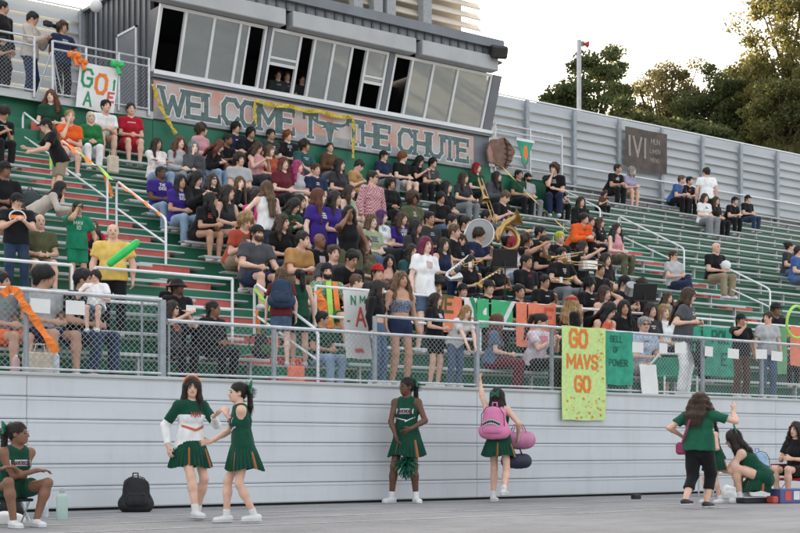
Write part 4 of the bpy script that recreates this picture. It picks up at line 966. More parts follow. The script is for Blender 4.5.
def print_on(root, k, top_me, quads, name, m, cz=0., off=.006):
    """printed mark on the chest of a shirt, following the cloth"""
    bvh = BVHTree.FromPolygons([v.co for v in top_me.vertices], [tuple(p.vertices) for p in top_me.polygons])
    mb = MB(); cpos = Vector(k.chest)+Vector(k.u)*(.06+cz); fw = Vector(k.fw); rt = Vector(k.rt); up = Vector(k.u)
    for i, q in enumerate(quads):
        g = []; n = 4
        a, b, c, d = [Vector((p[0], p[1], 0)) for p in q]
        for r in range(n+1):
            for s in range(n+1):
                p = (a*(1-s/n)+b*(s/n))*(1-r/n)+(d*(1-s/n)+c*(s/n))*(r/n)
                o = cpos+rt*p.x+up*p.y+fw*.5; h = bvh.ray_cast(o, -fw, .8)
                g.append((h[0] if h[0] is not None else cpos+rt*p.x+up*p.y+fw*.12)+fw*(off+.0002*i))
        fs = [(r*(n+1)+s, r*(n+1)+s+1, (r+1)*(n+1)+s+1, (r+1)*(n+1)+s) for r in range(n) for s in range(n)]
        mb.add(g, fs)
    pa = [c for c in root.children if c.data == top_me]
    return mb.build(name, m, pa[0] if pa else root)
GRP = 'spectators in the bleachers'
RP = random.Random(21)
PEOPLE = {}
def spectator(hx, hy, pose, yaw, sex, skin, hair, hc, top, tc, bot, bc, label, row=None, at=None, size=None, girth=1., prints=None, grp=GRP, pid=None, **kw):
    hyw = 0
    if isinstance(pose, str) and ('+' in pose or '-' in pose):
        i = max(pose.find('+'), pose.find('-')); hyw = int(round(int(pose[i:])/20.)*20); pose = pose[:i]
    fem = sex != 'm'; k = get_skel(pose, hyw, fem); key = (pose if isinstance(pose, str) else repr(sorted(pose.items())), hyw)
    sit = k.mode == 'sit'; hz = k.head[2]; a = R(yaw); ho = rotz(k.head*V3(1,1,0), a)
    best = None
    if at is None:
        for r in ([row] if row is not None else range(0, 16 if hx < 560 else 20)):
            d = D0+RUN*r+(.60 if sit else .27); sz = 1.
            for _ in range(2):
                p = pix(hx, hy, d+ho[1]*sz); raw = (p.z-zrow(r))/hz; sz = min(max(raw, .9), 1.2)
            er = abs(raw-1.13)
            if best is None or er < best[0]: best = (er, r, d, sz, p)
        _, r, d, sz, p = best; z0 = zrow(r)
    else:
        d, z0 = at; sz = 1.
        for _ in range(2):
            p = pix(hx, hy, d+ho[1]*sz); sz = min(max((p.z-z0)/hz, .6), 1.25)
        r = -1
    if size: sz = size
    e = empty('person', (p.x-ho[0]*sz, d, z0), a, label, 'person', grp); girth *= 1.03; e.scale = (sz*girth, sz*girth, sz)
    dress_person(e, key, k, sex, skin, hair, hc, top, tc, bot, bc, **kw)
    if prints:
        qs, col, cz = prints
        print_on(e, k, CACHE[('top', key, fem, top)], qs, 'shirt_print', mat('print_%d%d%d' % tuple(int(v*99) for v in col), col, .8), cz)
    elif top in ('tee', 'hoodie') and RP.random() < .45 and 150 < abs(yaw)*0+200:
        u_ = RP.random; dark = (isinstance(tc, str) and sum(C.get(tc, (.5,.5,.5))) < .5); col = RP.choice([(.6,.6,.6),(.5,.45,.4),(.45,.12,.06),(.3,.4,.45)]) if dark else RP.choice([(.08,.1,.14),(.35,.1,.1),(.1,.2,.16)])
        w_ = .04+.05*u_(); qs = [[(-w_*v,.03-.035*i),(-w_*v,.008-.035*i),(w_*v,.008-.035*i),(w_*v,.03-.035*i)] for i, v in enumerate([u_()*.6+.4 for _ in range(RP.choice([1,2,3]))])]
        print_on(e, k, CACHE[('top', key, fem, top)], qs, 'shirt_print', mat('print_%d%d%d' % tuple(int(v*99) for v in col), col, .8), 0.)
    e['row'] = r; PEOPLE[pid or label] = (e, k, sz)
    return e
def tq(lines, h, w=.6, gap=.25, th=.2):
    out = []
    for i, t in enumerate(lines):
        q, L = text_quads(t, 0, 0, h, w, gap, th)
        out += [[(x-L/2, z-i*h*1.45) for x, z in qq] for qq in q]
    return out
WH = (.7,.7,.7)
blob = [[(-.05,.03),(-.05,-.05),(.05,-.05),(.05,.03)]]
S = spectator
def crowd():
    # ---- landing and upper left
    S(33,19,'stphone+20',40,'m',3,'short','black','long','beige','pants','navy','person in beige shirt aiming a black video camera, standing on the landing', at=(DW+1.0,ZL))
    S(63,28,'stside+10',10,'m',3,'curly','brown','tee','navy','pants','black','person in navy shirt standing behind a tripod on the landing', at=(DW+.75,ZL))
    S(3,41,'stphone+30',30,'m',3,'cap','cap_black','tee','black','pants','black','person in black shirt and black cap standing at the landing edge', at=(DW+.35,ZL))
    S(3,-2,'st+30',30,'m',3,'short','black','long','black','pants','black','person in black standing tall behind the black cap', at=(DW+1.6,ZL+.3))
    S(51,92,'front-20',-20,'f',1,'wavy','auburn','tee','dgreen','pants','olive','person with long auburn waves in a dark green shirt below the landing')
    S(70,117,'chin+10',-15,'f',2,'ponytail','blond','tee','orange','shorts','white','blond person in an orange shirt resting chin on one hand')
    S(91,118,'lap-5',-15,'f',2,'scarf','scarf','long','green','pants','white','person in green sweater and white trousers with a cream head scarf')
    S(106,101,'lean-10',0,'m',2,'short','black','tee','white','shorts','khaki','person in white shirt and shorts in front of the GO poster')
    S(131,109,'lap-10',-15,'f',2,'bun','dark','tee','red','skirt','red','person in a red dress with hands on the lap')
    S(46,126,dict(mode='stand', lean=26, lh=(.10,-.52,1.02), rh=(-.16,-.58,1.12), hpitch=-12, hyaw=-10, lf=(.1,.02,.08), rf=(-.1,-.08,.08)),-100,'m',2,'cap','cap_black','tee','black','shorts','khaki','person in black shirt and khaki shorts bending in the aisle', row=10)
    S(4,113,'down+20',10,'m',3,'mop','dark','tee','black','pants','black','person in black looking down, left of the aisle rail')
    S(5,170,'front+15',0,'m',4,'cap','cap_black','tee','black','shorts','black','person in black with a dark cap behind the orange logo shirt')
    S(60,190,'stbend+10',60,'f',3,'xlong','black','long','beige','pants','dgrey','person in a beige sweater bending, dark hair falling over the face', row=6)
    S(17,207,'stphone+20',-15,'m',2,'cap','cap_black','tee','black','pants','ddenim','person in a black shirt with orange round logo, holding a phone', row=4, girth=1.14, prints=('logo',0,0) and None, pid='logo')
    S(40,222,'front+10',-10,'m',2,'bald','grey','tee','olive','shorts','khaki','bald person in an olive shirt beside the orange logo shirt', row=4)
    S(78,211,'stface+10',-5,'m',3,'cap','cap_green','tee','kelly','shorts','kelly','person in green jersey and green cap holding a hand to the face', row=4, pid='jersey')
    S(94,203,'lap-10',-20,'f',1,'bob','lbrown','long','red','pants','black','child in black shirt with red sleeves behind the yellow shirt', size=.85)
    S(98,225,'down-10',-20,'f',3,'bob','dark','tee','black','shorts','white','small dark haired child in black beside the yellow shirt', row=5, size=.75)
    S(113,232,'st+0',-25,'m',2,'bald','white','tee','yellow','pants','black','elderly bald person in a yellow shirt standing at the rail', row=2, girth=1.12)
    S(84,268,'front+25',25,'m',3,'short','black','tee','black','pants','ddenim','person in black with dark jeans holding the small boy, front row', row=0, pid='father')
    S(44,275,'front+35',15,'m',3,'mop','black','tee','lgrey','shorts','navy','person in light grey shirt and navy shorts behind the fence cards', row=0, girth=1.1)
    S(2,282,'lap+20',20,'m',3,'short','black','tee','grey','shorts','orange','person with bare legs seated at the far end of the front row', row=0)
    S(172,269,'front-10',-20,'f',2,'braids','dark','long','black','pants','black','young person with dark braids behind the guard rail by the stairs', row=2, size=.78)
    S(178,287,'lap+15',0,'m',5,'bucket','cap_black','tee','black','pants','black','person in a black bucket hat and black shirt', row=1)
    S(173,309,'horn+25',10,'f',2,'wavy','dark','tee','char','pants','black','person with glasses holding up a phone to film, front row', row=0, glasses=True, pid='filmer')
    S(214,304,'lap+40',10,'f',4,'braids','black','jacket','black','pants','black','person with black braids in a black tracksuit looking aside', row=0, size=.96)
    # ---- inside the press box
    for hx, hy, hc, lb in ((278,88,'dark','person with dark hair behind the lower split window of the press box'), (287,90,'brown','second face beside it behind the split window'), (302,94,'black','person looking out of the open press box window')):
        S(hx,hy,'st-10',-15,'m',2,'short',hc,'tee','char','pants','black',lb, at=(DW+.45, 8.62), grp='people inside the press box', size=.98)
    # ---- further faces in the thick of the crowd
    S(257,184,'lap+10',0,'f',2,'long','dark','tee','hotpink','pants','black','person in hot pink behind the white camisole', row=7)
    S(228,188,'knees+20',10,'f',2,'long','dark','tank','char','brief','char','person with bare patterned legs behind the black shorts', row=7)
    S(300,186,'lap+15',5,'f',2,'long','black','tee','black','pants','black','person in black between magenta hair and dark green hoodie', row=7)
    S(365,236,'lap+20',5,'f',1,'long','brown','tee','camo','shorts','camo','person in camouflage beside the long olive skirt', row=4)
    S(352,250,'down+10',0,'m',3,'short','black','tee','black','pants','black','person in black behind the pale grey shirt with glasses', row=3)
    S(412,252,'lap+10',0,'f',2,'long','dark','tee','teal','pants','denim','person in teal behind the burgundy hair', row=4)
    S(452,205,'play+15',0,'m',2,'short','black','tee','black','pants','black','band member in black left of the big drum', row=7)
    S(487,203,'play+25',5,'m',3,'short','black','tee','black','pants','black','band member in black right of the big drum', row=8)
    S(498,265,'play+15',0,'f',3,'long','black','tee','black','pants','black','band member in black behind the music stand and red hair', row=4)
    S(545,240,'play+20',5,'m',2,'short','dark','tee','black','pants','black','band member in black between sousaphone and lime hair', row=6)
    S(600,262,'play+10',0,'m',3,'short','black','tee','black','pants','black','band member in black beside the snare drum', row=4)
    S(590,285,'play+0',0,'m',2,'mop','black','tee','black','pants','black','band member in black behind the raised arms', row=3)
    S(430,207,'lap+5',0,'m',3,'short','black','tee','char','pants','black','person in charcoal between olive shirt and black polo', row=7)
    S(512,222,'horn+15',5,'m',2,'short','brown','tee','black','pants','black','band member with brass behind the sousaphone', row=7)
    S(470,262,'play+10',0,'f',2,'long','dark','tee','black','pants','black','band member with long dark hair in black near the saxophones', row=4)
    S(545,282,'play+10',0,'m',3,'short','black','tee','black','pants','black','band member in black above the orange poster', row=3)
    S(340,165,'lap+15',5,'f',2,'long','dark','tee','char','pants','black','person in charcoal under the longhorn emblem', row=12)
    S(316,170,'lap+10',0,'m',2,'short','brown','tee','navy','pants','grey','person in navy left of the longhorn emblem', row=11)
    S(447,180,'lap+20',5,'f',2,'long','black','tee','black','pants','black','person with long black hair in black below the word CHUTE', row=11)
    S(240,160,'lap+10',0,'m',2,'curly','dark','tee','lgrey','pants','black','person with dark curls in pale grey below the letter C', row=11)
    S(283,222,'lap+15',5,'f',2,'wavy','brown','tee','black','pants','ddenim','person with wavy brown hair in black behind the ochre shirt', row=5)
    S(334,252,'knees-10',-10,'m',2,'short','brown','tee','dgrey','shorts','khaki','person in dark grey behind the bearded check shirt', row=3)
    S(416,226,'lap+15',5,'f',3,'long','black','tee','char','pants','black','person in charcoal behind the burgundy hair', row=6)
    S(372,206,'lap+5',0,'f',1,'bob','lbrown','tee','sage','pants','denim','person with light brown bob in sage below the plaid shirt', row=6)
    S(455,222,'lap+20',5,'m',2,'short','lbrown','tee','black','pants','grey','band member with light brown hair above the silver saxophone', row=6)
    S(268,196,'phone+10',0,'f',2,'long','brown','tee','lgrey','pants','black','person in pale grey half hidden by the white camisole', row=8)
    S(420,262,'phone-10',-5,'f',2,'long','dark','tee','black','pants','black','person in black looking down behind the curly hair', row=3)
    S(520,292,'lap-10',-10,'m',3,'short','black','tee','black','pants','black','band member in black above the gap between posters', row=2)
    S(668,298,'lap+10',0,'f',2,'wavy','brown','tee','grey','pants','black','person with wavy brown hair behind the blond bob', row=3)
    S(606,243,'lap+5',0,'f',2,'long','dark','tee','black','pants','black','person with long dark hair below the pale jeans', row=5)
    # ---- below the banner, left half
    S(157,144,'cross+15',0,'f',3,'long','dark','long','rosewhite','pants','ldenim','person in a white floral sweater with long dark hair')
    S(180,143,'lap+5',0,'f',1,'wavy','auburn','long','lgrey','pants','grey','person with long wavy auburn hair in a grey sweater')
    S(194,148,'chin-10',-15,'f',1,'hood','hood','jacket','dgrey','pants','denim','person in denim jacket with a grey hood up')
    S(202,130,'lap+30',20,'f',2,'curly','brown','long','pink','pants','grey','person with curly brown hair in a pale pink top under the banner')
    S(219,146,'down+30',20,'f',2,'wavy','auburn','long','black','pants','ldenim','person with dark red hair in black and pale jeans')
    S(228,140,'lean+20',10,'m',4,'short','black','tee','black','shorts','brown','person in black shirt leaning forward beside pale jeans')
    S(236,128,'lap+10',0,'m',2,'mop','black','tee','navy','pants','black','person with black bowl haircut in navy under the banner')
    S(251,133,'lean-10',0,'m',3,'mop','black','tee','black','pants','black','person with shaggy black hair in black beside the navy shirt')
    S(258,148,'phone+20',10,'f',2,'wavy','brown','tank','pink','pants','char','person with wavy brown hair and bare shoulders looking down')
    S(270,151,'lap+15',0,'f',1,'xlong','lbrown','tee','rust','shorts','denim','person with very long light brown hair in a rust shirt')
    S(271,135,'lap-5',0,'m',3,'short','black','tee','char','pants','black','person with short black hair just under the letter E')
    S(288,136,'lap+0',0,'m',1,'mop','ginger','tee','black','pants','black','ginger haired person in a black shirt with pale print', prints=(tq(['IDO','X'],.05),(.4,.42,.45),.02))
    S(305,146,'knees+25',10,'m',3,'curly','dark','tee','teal','pants','ddenim','person with curly dark hair in a teal shirt')
    S(330,148,'lap-25',0,'f',2,'bun','brown','long','brown','pants','grey','person with brown bun and brown sweater, grey jacket on the lap')
    S(284,164,'lap+10',0,'f',1,'bob','auburn','tee','maroon','pants','black','person with short auburn hair behind the magenta hair')
    S(298,167,'up+15',5,'f',1,'wavy','magenta','tank','lgrey','shorts','black','person with magenta hair in a pale patterned top, hand raised')
    S(266,178,'sthip+20',165,'f',1,'xlong','lbrown','tank','white','pants','denim','person seen from behind in white camisole and blue jeans', row=6, size=1.1)
    S(161,173,'lap+20',0,'m',5,'crew','black','tee','purple','pants','ldenim','person in purple shirt and pale jeans with very short hair', prints=(tq(['THE','DIDO'],.05),WH,.02))
    S(181,182,'lap+0',0,'f',3,'long','black','tee','purple','pants','ldenim','person in purple shirt and pale jeans with long black hair', prints=(tq(['VIBE','DIDO'],.045),WH,.02))
    S(197,179,'phone+20',10,'f',2,'long','black','long','black','pants','black','person in black with black hair hiding the face')
    S(213,180,'cross+5',0,'f',1,'wavy','brown','tee','black','pants','char','smiling person with wavy brown hair in black', glasses=True)
    S(240,183,'chin-10',-10,'f',1,'xlong','lbrown','jacket','black','pants','black','person with long light brown hair in a black cardigan')
    S(211,200,'lean+30',15,'f',3,'long','black','tee','black','brief','black','person in black shirt and shorts with bare brown legs')
    S(246,220,'down-10',0,'f',2,'curly','blond','tee','rust','shorts','khaki','person with short curly blond hair in a rust red shirt')
    S(257,234,'knees+10',0,'m',2,'cap','cap_black','tee','dgrey','shorts','navy','bearded person in charcoal polo shirt and navy shorts', beard='lbrown', girth=1.1)
    S(294,206,'down+20',10,'f',2,'long','dark','hoodie','dgreen','pants','black','person in dark green hoodie with a white bag')
    S(319,192,'st+30',15,'f',1,'xlong','auburn','tee','purple','shorts','ddenim','person in purple shirt with long red hair, standing', row=5)
    S(335,189,'stbelly+20',10,'f',2,'long','dark','tee','purple','brief','lav','person in purple shirt with white shoulder bag, standing', row=5, pid='whitebag')
    S(350,192,'lap+20',10,'f',1,'long','brown','tank','sage','shorts','sage','person in a pale sage green top with long brown hair')
    S(349,214,'stface+10',-20,'f',4,'long','black','tank','black','long_skirt','olive','person in black top and long olive skirt touching the face', row=4)
    S(359,166,'down+40',30,'m',2,'short','dark','tee','tan','pants','tan','person in a tan shirt turning towards the letter T')
    S(373,178,'st+20',5,'m',2,'short','dark','long','plaid','pants','denim','person in red and white plaid shirt standing in jeans', row=8, glasses=True)
    S(391,184,'knees+10',0,'f',3,'curly','black','jacket','black','pants','black','person with black curls in black jacket beside the plaid shirt')
    S(413,199,'lap+10',-10,'f',4,'afro','brown','tee','olive','pants','black','person with big curly brown hair in a dark olive shirt')
    S(384,156,'lap+20',5,'m',2,'cap','cap_black','tee','navy','pants','grey','person in black cap and navy shirt under the banner')
    S(403,157,'lap+30',5,'m',1,'mop','ginger','tee','black','shorts','lgrey','person with orange hair in black and pale shorts')
    S(420,161,'phone+20',5,'f',2,'long','black','tee','black','pants','black','person in black with long black hair and pink phone')
    S(433,163,'lean+5',0,'m',2,'mop','black','tee','dgrey','pants','black','person with shaggy black hair in a dark grey shirt')
    S(441,198,'knees+5',-5,'m',3,'mop','black','tee','black','pants','denim','band member in black polo and blue jeans')
    S(382,217,'lap+25',10,'f',1,'bob','violet','tee','white','pants','char','person with violet hair in a white printed shirt', prints=(tq(['DO'],.06),(.12,.3,.45),.02))
    S(402,219,'lap+15',0,'f',2,'wavy','brown','tee','purple','pants','denim','person in purple printed shirt beside the violet hair', prints=(tq(['DIDO','VIBE'],.05),WH,.03))
    S(426,232,'st-5',0,'f',1,'bob','burg','tee','white','shorts','denim','person with burgundy hair in white shirt and denim shorts', row=2, girth=.98, prints=([[(-.05,.05),(-.07,-.06),(.02,-.07),(.06,.03)]],(.55,.4,.4),0))
    S(390,250,'cross-15',-10,'f',2,'long','black','strapless','pink','pants','black','person with black hair and bare shoulders in a pink top', size=.97)
    S(444,245,'lap+10',0,'f',2,'long','dark','tank','navy','pants','navy','person in a navy top with long dark hair beside the saxophone')
    S(460,240,'play+30',15,'m',2,'short','brown','tee','black','pants','black','band member in black polo playing a silver saxophone')
    S(479,234,'play+20',10,'m',2,'mop','brown','tee','navy','pants','black','band member with shaggy brown hair in navy')
    S(464,178,'knees+25',5,'f',2,'long','brown','tee','char','pants','grey','person with brown hair and grey plaid trousers')
    S(477,168,'lap+15',0,'f',1,'bob','red','tee','dgreen','pants','black','person with bright red hair in dark green')
    S(497,177,'lean+15',5,'f',2,'long','dark','hoodie','dgrey','pants','black','person with long dark hair in grey brown sweatshirt below the glove sign')
    S(505,197,'down+30',10,'m',2,'short','lbrown','tee','black','pants','grey','band member leaning forward with light brown hair beside the trombone')
    S(519,175,'lap+10',0,'m',3,'short','black','tee','dgreen','pants','black','person in a dark green polo below the pennant')
    S(528,178,'lap+5',0,'m',2,'cap','cap_black','tee','lgrey','pants','grey','bearded person in pale grey polo and cap', beard='dark')
    S(554,162,'chin-30',-40,'m',2,'curly','brown','tee','black','pants','navy','person in black printed shirt hunched at the top hand rail', at=(DW-.35, zrow(15)+.15))
    S(558,182,'knees+15',-5,'f',2,'mop','dark','tee','black','pants','black','person in black holding a phone to the ear')
    S(581,202,'lap-5',-10,'f',2,'long','dark','jacket','black','pants','black','person with long dark hair in black under the top hand rail')
    S(583,219,'lean+10',-5,'f',2,'mop','dark','hoodie','orange','pants','black','person in a bright orange hoodie', girth=1.12)
    S(560,238,'lap+10',-10,'m',2,'short','lime','tee','black','pants','dgrey','person with lime green hair')
    S(583,247,'horn+20',5,'f',2,'wavy','dark','tee','black','pants','black','band member in black raising a trumpet below the orange hoodie')
    S(600,223,'lap+15',5,'f',2,'wavy','brown','tee','black','pants','ldenim','person with wavy brown hair in black and pale jeans')
    S(591,222,'lap+5',0,'f',2,'short','brown','tee','char','pants','black','person half hidden between orange hoodie and pale jeans')
    S(617,229,'lap+10',0,'f',1,'wavy','dark','tank','pink','pants','camo','person in pale pink top and camouflage trousers')
    S(466,205,'play+15',0,'m',2,'short','dark','tee','black','pants','black','drummer in black beside the big drum', row=7)
    S(527,205,'horn+20',10,'m',3,'curly','brown','tee','black','pants','black','band member carrying the big gold sousaphone', row=6)
    S(541,212,'lap+15',5,'m',3,'short','black','tee','black','pants','black','band member in black beside the sousaphone', row=7)
    S(514,243,'play+30',10,'f',2,'long','red','tee','white','pants','ldenim','band member with dark red hair in a white shirt')
    S(527,262,'lap+10',5,'m',3,'short','black','tee','black','pants','ddenim','band member in black shirt with red print and dark jeans', prints=(tq(['DO'],.04),(.35,.03,.05),.02))
    S(562,254,'wide+0',-5,'m',2,'short','black','tee','black','pants','grey','band member in black with grey trousers holding a horn on the lap')
    S(463,291,'lap-5',-15,'m',2,'cap','cap_black','tee','black','pants','black','band member in black cap behind the WE poster', row=2)
    S(489,288,'lap+5',-10,'m',2,'cap','cap_black','tee','black','pants','black','band member in black cap behind the green poster', row=2)
    S(437,285,'down+10',-10,'m',3,'curly','black','tee','char','pants','black','person with curly black hair hidden behind the WE poster', row=2)
    S(436,300,'stbelly+25',15,'f',2,'long','dark','tee','black','shorts','black','person in black printed shirt leaning on the upper fence rail', at=(.55,WZ), prints=(blob,(.5,.5,.5),0))
    S(401,280,'st+5',0,'f',3,'wavy','lbrown','strapless','bandana','brief','navy','person with big curly hair in a navy strapless top', at=(.55,WZ), girth=1.12, pid='bandana')
    S(378,288,'sthip+40',25,'f',2,'long','dark','crop','black','pants','denim','person in black crop top and jeans at the fence', at=(.5,WZ))
    S(378,273,'lap+0',-10,'m',2,'cap','cap_red','tee','char','pants','black','person in a red cap behind the black crop top', row=2)
    S(357,282,'lap+40',10,'m',1,'short','lbrown','tee','lgrey','pants','grey','person with glasses in pale grey behind the white poster', row=2, glasses=True)
    S(327,272,'wide-5',-20,'m',2,'backcap','cap_black','tee','greencheck','shorts','green','bearded person in green check shirt with orange scarf', row=2, beard='dark', pid='scarf')
    S(320,241,'lap+15',0,'m',4,'bald','black','tee','black','pants','black','bald person in a black shirt with pink photo print', row=4, prints=([[(-.05,.04),(-.05,-.08),(.05,-.08),(.05,.04)]],(.55,.4,.4),0))
    S(303,239,'lean+25',10,'m',2,'short','dark','tee','tan','pants','khaki','person in ochre shirt leaning forward beside the bald person', row=4)
    S(299,278,'st+20',150,'f',2,'ponytail','black','tank','dgreen','shorts','dgreen','person from behind in dark green with black ponytail', row=1)
    S(281,276,'st+15',150,'f',1,'long','lbrown','tee','maroon','shorts','denim','person from behind wearing a navy backpack', row=1, pid='pack')
    S(323,320,'lap+40',5,'m',3,'short','black','tee','dgreen','pants','ldenim','person in dark green shirt and pale jeans sitting at the low fence', row=0, size=.93)
    S(466,312,dict(mode='stand', lean=40, lh=(.10,-.58,.62), rh=(-.06,-.60,.66), lp=(.3,-1,.2), rp=(-.3,-1,.2), hpitch=-20, lf=(.1,.05,.08), rf=(-.1,.02,.08)),-5,'f',1,'xlong','blond','tee','white','pants','denim','blond person in white reaching down over the fence', at=(.42,WZ), pid='reach')
    S(498,322,'lap+20',40,'f',2,'xlong','auburn','tee','denim','pants','redplaid','person with long auburn hair and red plaid trousers, front row', row=0)
    S(541,322,'phone+20',10,'f',2,'ponytail','dark','tee','tiedye','pants','black','person in pale tie dyed shirt and black leggings eating, front row', row=0, girth=1.08, prints=([[(-.09,.05),(-.09,-.1),(.1,-.06),(.09,.06)]],(.6,.2,.25),.0))
    S(572,293,'lap+40',70,'f',1,'wavy','blond','jacket','black','pants','black','blond person with red bandana in a big black jacket', row=1, pid='redband')
    S(605,285,'up+10',5,'f',2,'bob','brown','tank','beige','pants','black','person with brown hair raising both arms in a beige top', row=2)
    S(625,277,'play+15',0,'m',2,'cap','cap_black','tee','black','pants','black','band member in black cap with a small drum', row=3)
    S(642,273,'lap-5',-15,'f',2,'mop','dark','tee','black','pants','black','band member with dark fringe behind the music stand', row=3)
    S(609,304,'down+15',0,'f',2,'long','black','tank','coral','pants','black','person with long black hair in a coral top', row=1)
    S(624,302,'lap-20',-10,'f',3,'long','black','tee','black','pants','grey','person with long black hair in black next to the coral top', row=1)
    S(651,310,'lap+0',-10,'f',2,'bob','dark','tee','char','pants','black','person with dark bob behind the seated glasses wearer', row=1)
    S(664,312,'lap+5',-10,'f',1,'bob','blond','tee','white','pants','black','person with blond bob behind the green folding chair', row=1)
    S(632,326,'lap-10',0,'f',1,'bob','blond','tee','lgrey','pants','khaki','blond person half hidden beside the pale blue shirt', row=1, size=.8)
    S(644,325,'front-20',-10,'m',2,'short','grey','tee','floral','shorts','lgrey','older person with glasses in pale blue patterned shirt and shorts', row=0, glasses=True, girth=1.08)
    S(689,296,'stbag+20',20,'f',2,'xlong','brown','tee','dgrey','pants','white','person with long brown hair in dark grey looking into a bag', at=(.75,WZ))
    S(694,308,'lap+30',0,'f',2,'bob','red','tee','red','pants','black','person in red behind the black bag', row=1, size=.9)
    S(741,320,'stlook+0',-15,'m',3,'cap','cap_black','tee','black','pants','brown','person in black shirt and brown trousers shading the eyes', at=(.7,WZ))
    S(768,318,'st-60',-30,'f',2,'short','brown','tee','lgrey','pants','denim','person with short brown hair in pale grey shirt and jeans', at=(.45,WZ))
    S(776,304,'lap+0',-15,'m',4,'cap','cap_black','tee','black','pants','black','person in black cap behind the pale grey shirt', row=2)
    S(787,318,'lap+0',-15,'m',4,'short','black','tee','char','pants','black','child behind the orange poster at the right', row=1, size=.8)
    S(674,256,'legx+0',-5,'m',2,'short','brown','tee','lgrey','pants','navy','person with crossed legs in pale grey shirt and navy trousers', glasses=True)
    S(716,248,'lap+5',-5,'m',2,'bald','brown','tee','black','pants','khaki','bald person in black with khaki trousers holding a white helmet', girth=1.08, pid='helmet')
    S(790,247,'lap+30',10,'m',2,'bun','dark','tee','char','pants','denim','person in charcoal shirt and jeans near the right edge of the stand')
    S(799,251,'lap+30',10,'m',2,'short','dark','tee','blue','pants','denim','person in blue beside the charcoal shirt')
    S(618,164,'lean+15',0,'m',3,'short','dark','tee','black','pants','black','person in black shirt at the top row under the brown banner')
    S(632,168,'lean+20',5,'f',2,'bob','grey','tee','lav','shorts','khaki','person in a lavender top with grey hair, top row')
    S(608,181,'down+0',0,'f',2,'bob','brown','tee','brown','pants','black','child in brown beside the black shirt on the top row', size=.75, row=17)
    S(682,174,'lean+20',5,'m',2,'short','lbrown','tee','blue','pants','black','person in dark blue shirt on the top row')
    S(690,174,'lean+10',0,'m',2,'short','black','tee','black','pants','black','person in black beside the dark blue shirt')
    S(706,167,'st+20',150,'m',2,'short','dark','tee','white','pants','black','person in white shirt seen from behind, standing at the top row', at=(D0+RUN*17+.2, zrow(17)))
    S(705,198,'lap+5',-10,'f',1,'bob','brown','tee','white','wide','grey','person in white shirt and wide grey trousers')
    S(716,201,'lap+10',0,'f',2,'long','brown','tee','black','pants','black','person with long brown hair in black beside wide grey trousers')
    S(735,201,'lean+5',0,'m',2,'cap','cap_black','tee','black','pants','black','person in black shirt, black trousers and black cap on upper right seats')
    S(748,199,'lap+5',0,'m',2,'cap','cap_black','tee','black','pants','ddenim','person in black shirt and cap with dark jeans on upper right seats')
# ------------------------------------------------------------------ people on the track
M_uni = cloth_mat('uni'); M_insert = mat('pleat_orange', (.42,.12,.035), .8); M_sock = mat('sock_white', (.70,.70,.70), .9)
def pleated_skirt(k, root, m=None, hem=.25, length=.36, n=30, tilt=(0,0)):
    c = Vector(k.P)+Vector(k.u)*.09; mb = MB(); vs = []; mi = []; seg = 5
    for j in range(seg+1):
        t = j/seg; rx = .137+(hem-.137)*(t**.75); ry = .112+(hem*.9-.112)*(t**.75)
        for i in range(n*2):
            a = 2*math.pi*i/(n*2); q = 1+(.085*t if i % 2 else -.03*t); w = .02*t*math.sin(3*a+1.3)
            vs.append(c+Vector((math.cos(a)*rx*q+tilt[0]*t, math.sin(a)*ry*q+tilt[1]*t, -length*t+w)))
    N = n*2; fs = []
    for j in range(seg):
        for i in range(N):
            i2 = (i+1) % N; fs.append((j*N+i, (j+1)*N+i, (j+1)*N+i2, j*N+i2)); mi.append(1 if (j >= 2 and i % 12 in (4,)) else 0)
    mb.add(vs, fs); mb.mi = mi; return mb.build('skirt', [m or M_uni, M_insert], root)
def yoke(k, vox):
    lo, hi = bounds(k); f = Field(lo, hi, vox); torso(f, k, .018, bottom=False, kk=.03); f.cut(k.chest+.03*k.u, -k.u)
    for (sh, el) in ((k.ls, k.le), (k.rs, k.re)): f.cone(sh, sh+(el-sh)*.8, .046, .042, flat=(False, True), k=.02, infl=.017)
    f.cone(k.nb, k.head, .068, .068, k=.01, op='sub'); return f.mesh('yoke')
def front(px, py, cyaw, pose, sex, skin, hair, hc, top, tc, bot, bc, label, hpx, girth=1., cat='person', vox=.0118, grp=None, z0=0., size=None, **kw):
    """px, py: where the feet meet the ground; hpx: y of the head centre; cyaw: turn away from facing the camera"""
    g = gpix(px, py, z0); ca = math.atan2(-g.x, g.y+D); a = ca+R(cyaw)
    k = get_skel(pose, 0, sex != 'm'); t = (g.y+D)/(CT-(px-400)/F*ST); zh = H+(HZ-hpx)/F*t; sz = size or (zh-z0)/k.head[2]
    e = empty('person', (g.x, g.y, z0), a, label, cat, grp); e.scale = (sz*girth, sz*girth, sz)
    dress_person(e, ('front', label), k, sex, skin, hair, hc, top, tc, bot, bc, vox=vox, fine=True, hvox=.008, **kw)
    PEOPLE[label] = (e, k, sz); return e, k, sz
def socks(e, k, vox=.011):
    for (kn, an) in ((k.lk, k.la), (k.rk, k.ra)):
        f = Field(an-.2, an+V3(.2,.2,.25), vox); f.cone(an+V3(0,0,-.02), an+(kn-an)*.2, .04, .044, flat=(False, True), k=.02); child('sock', f.mesh('sock'), M_sock, e)
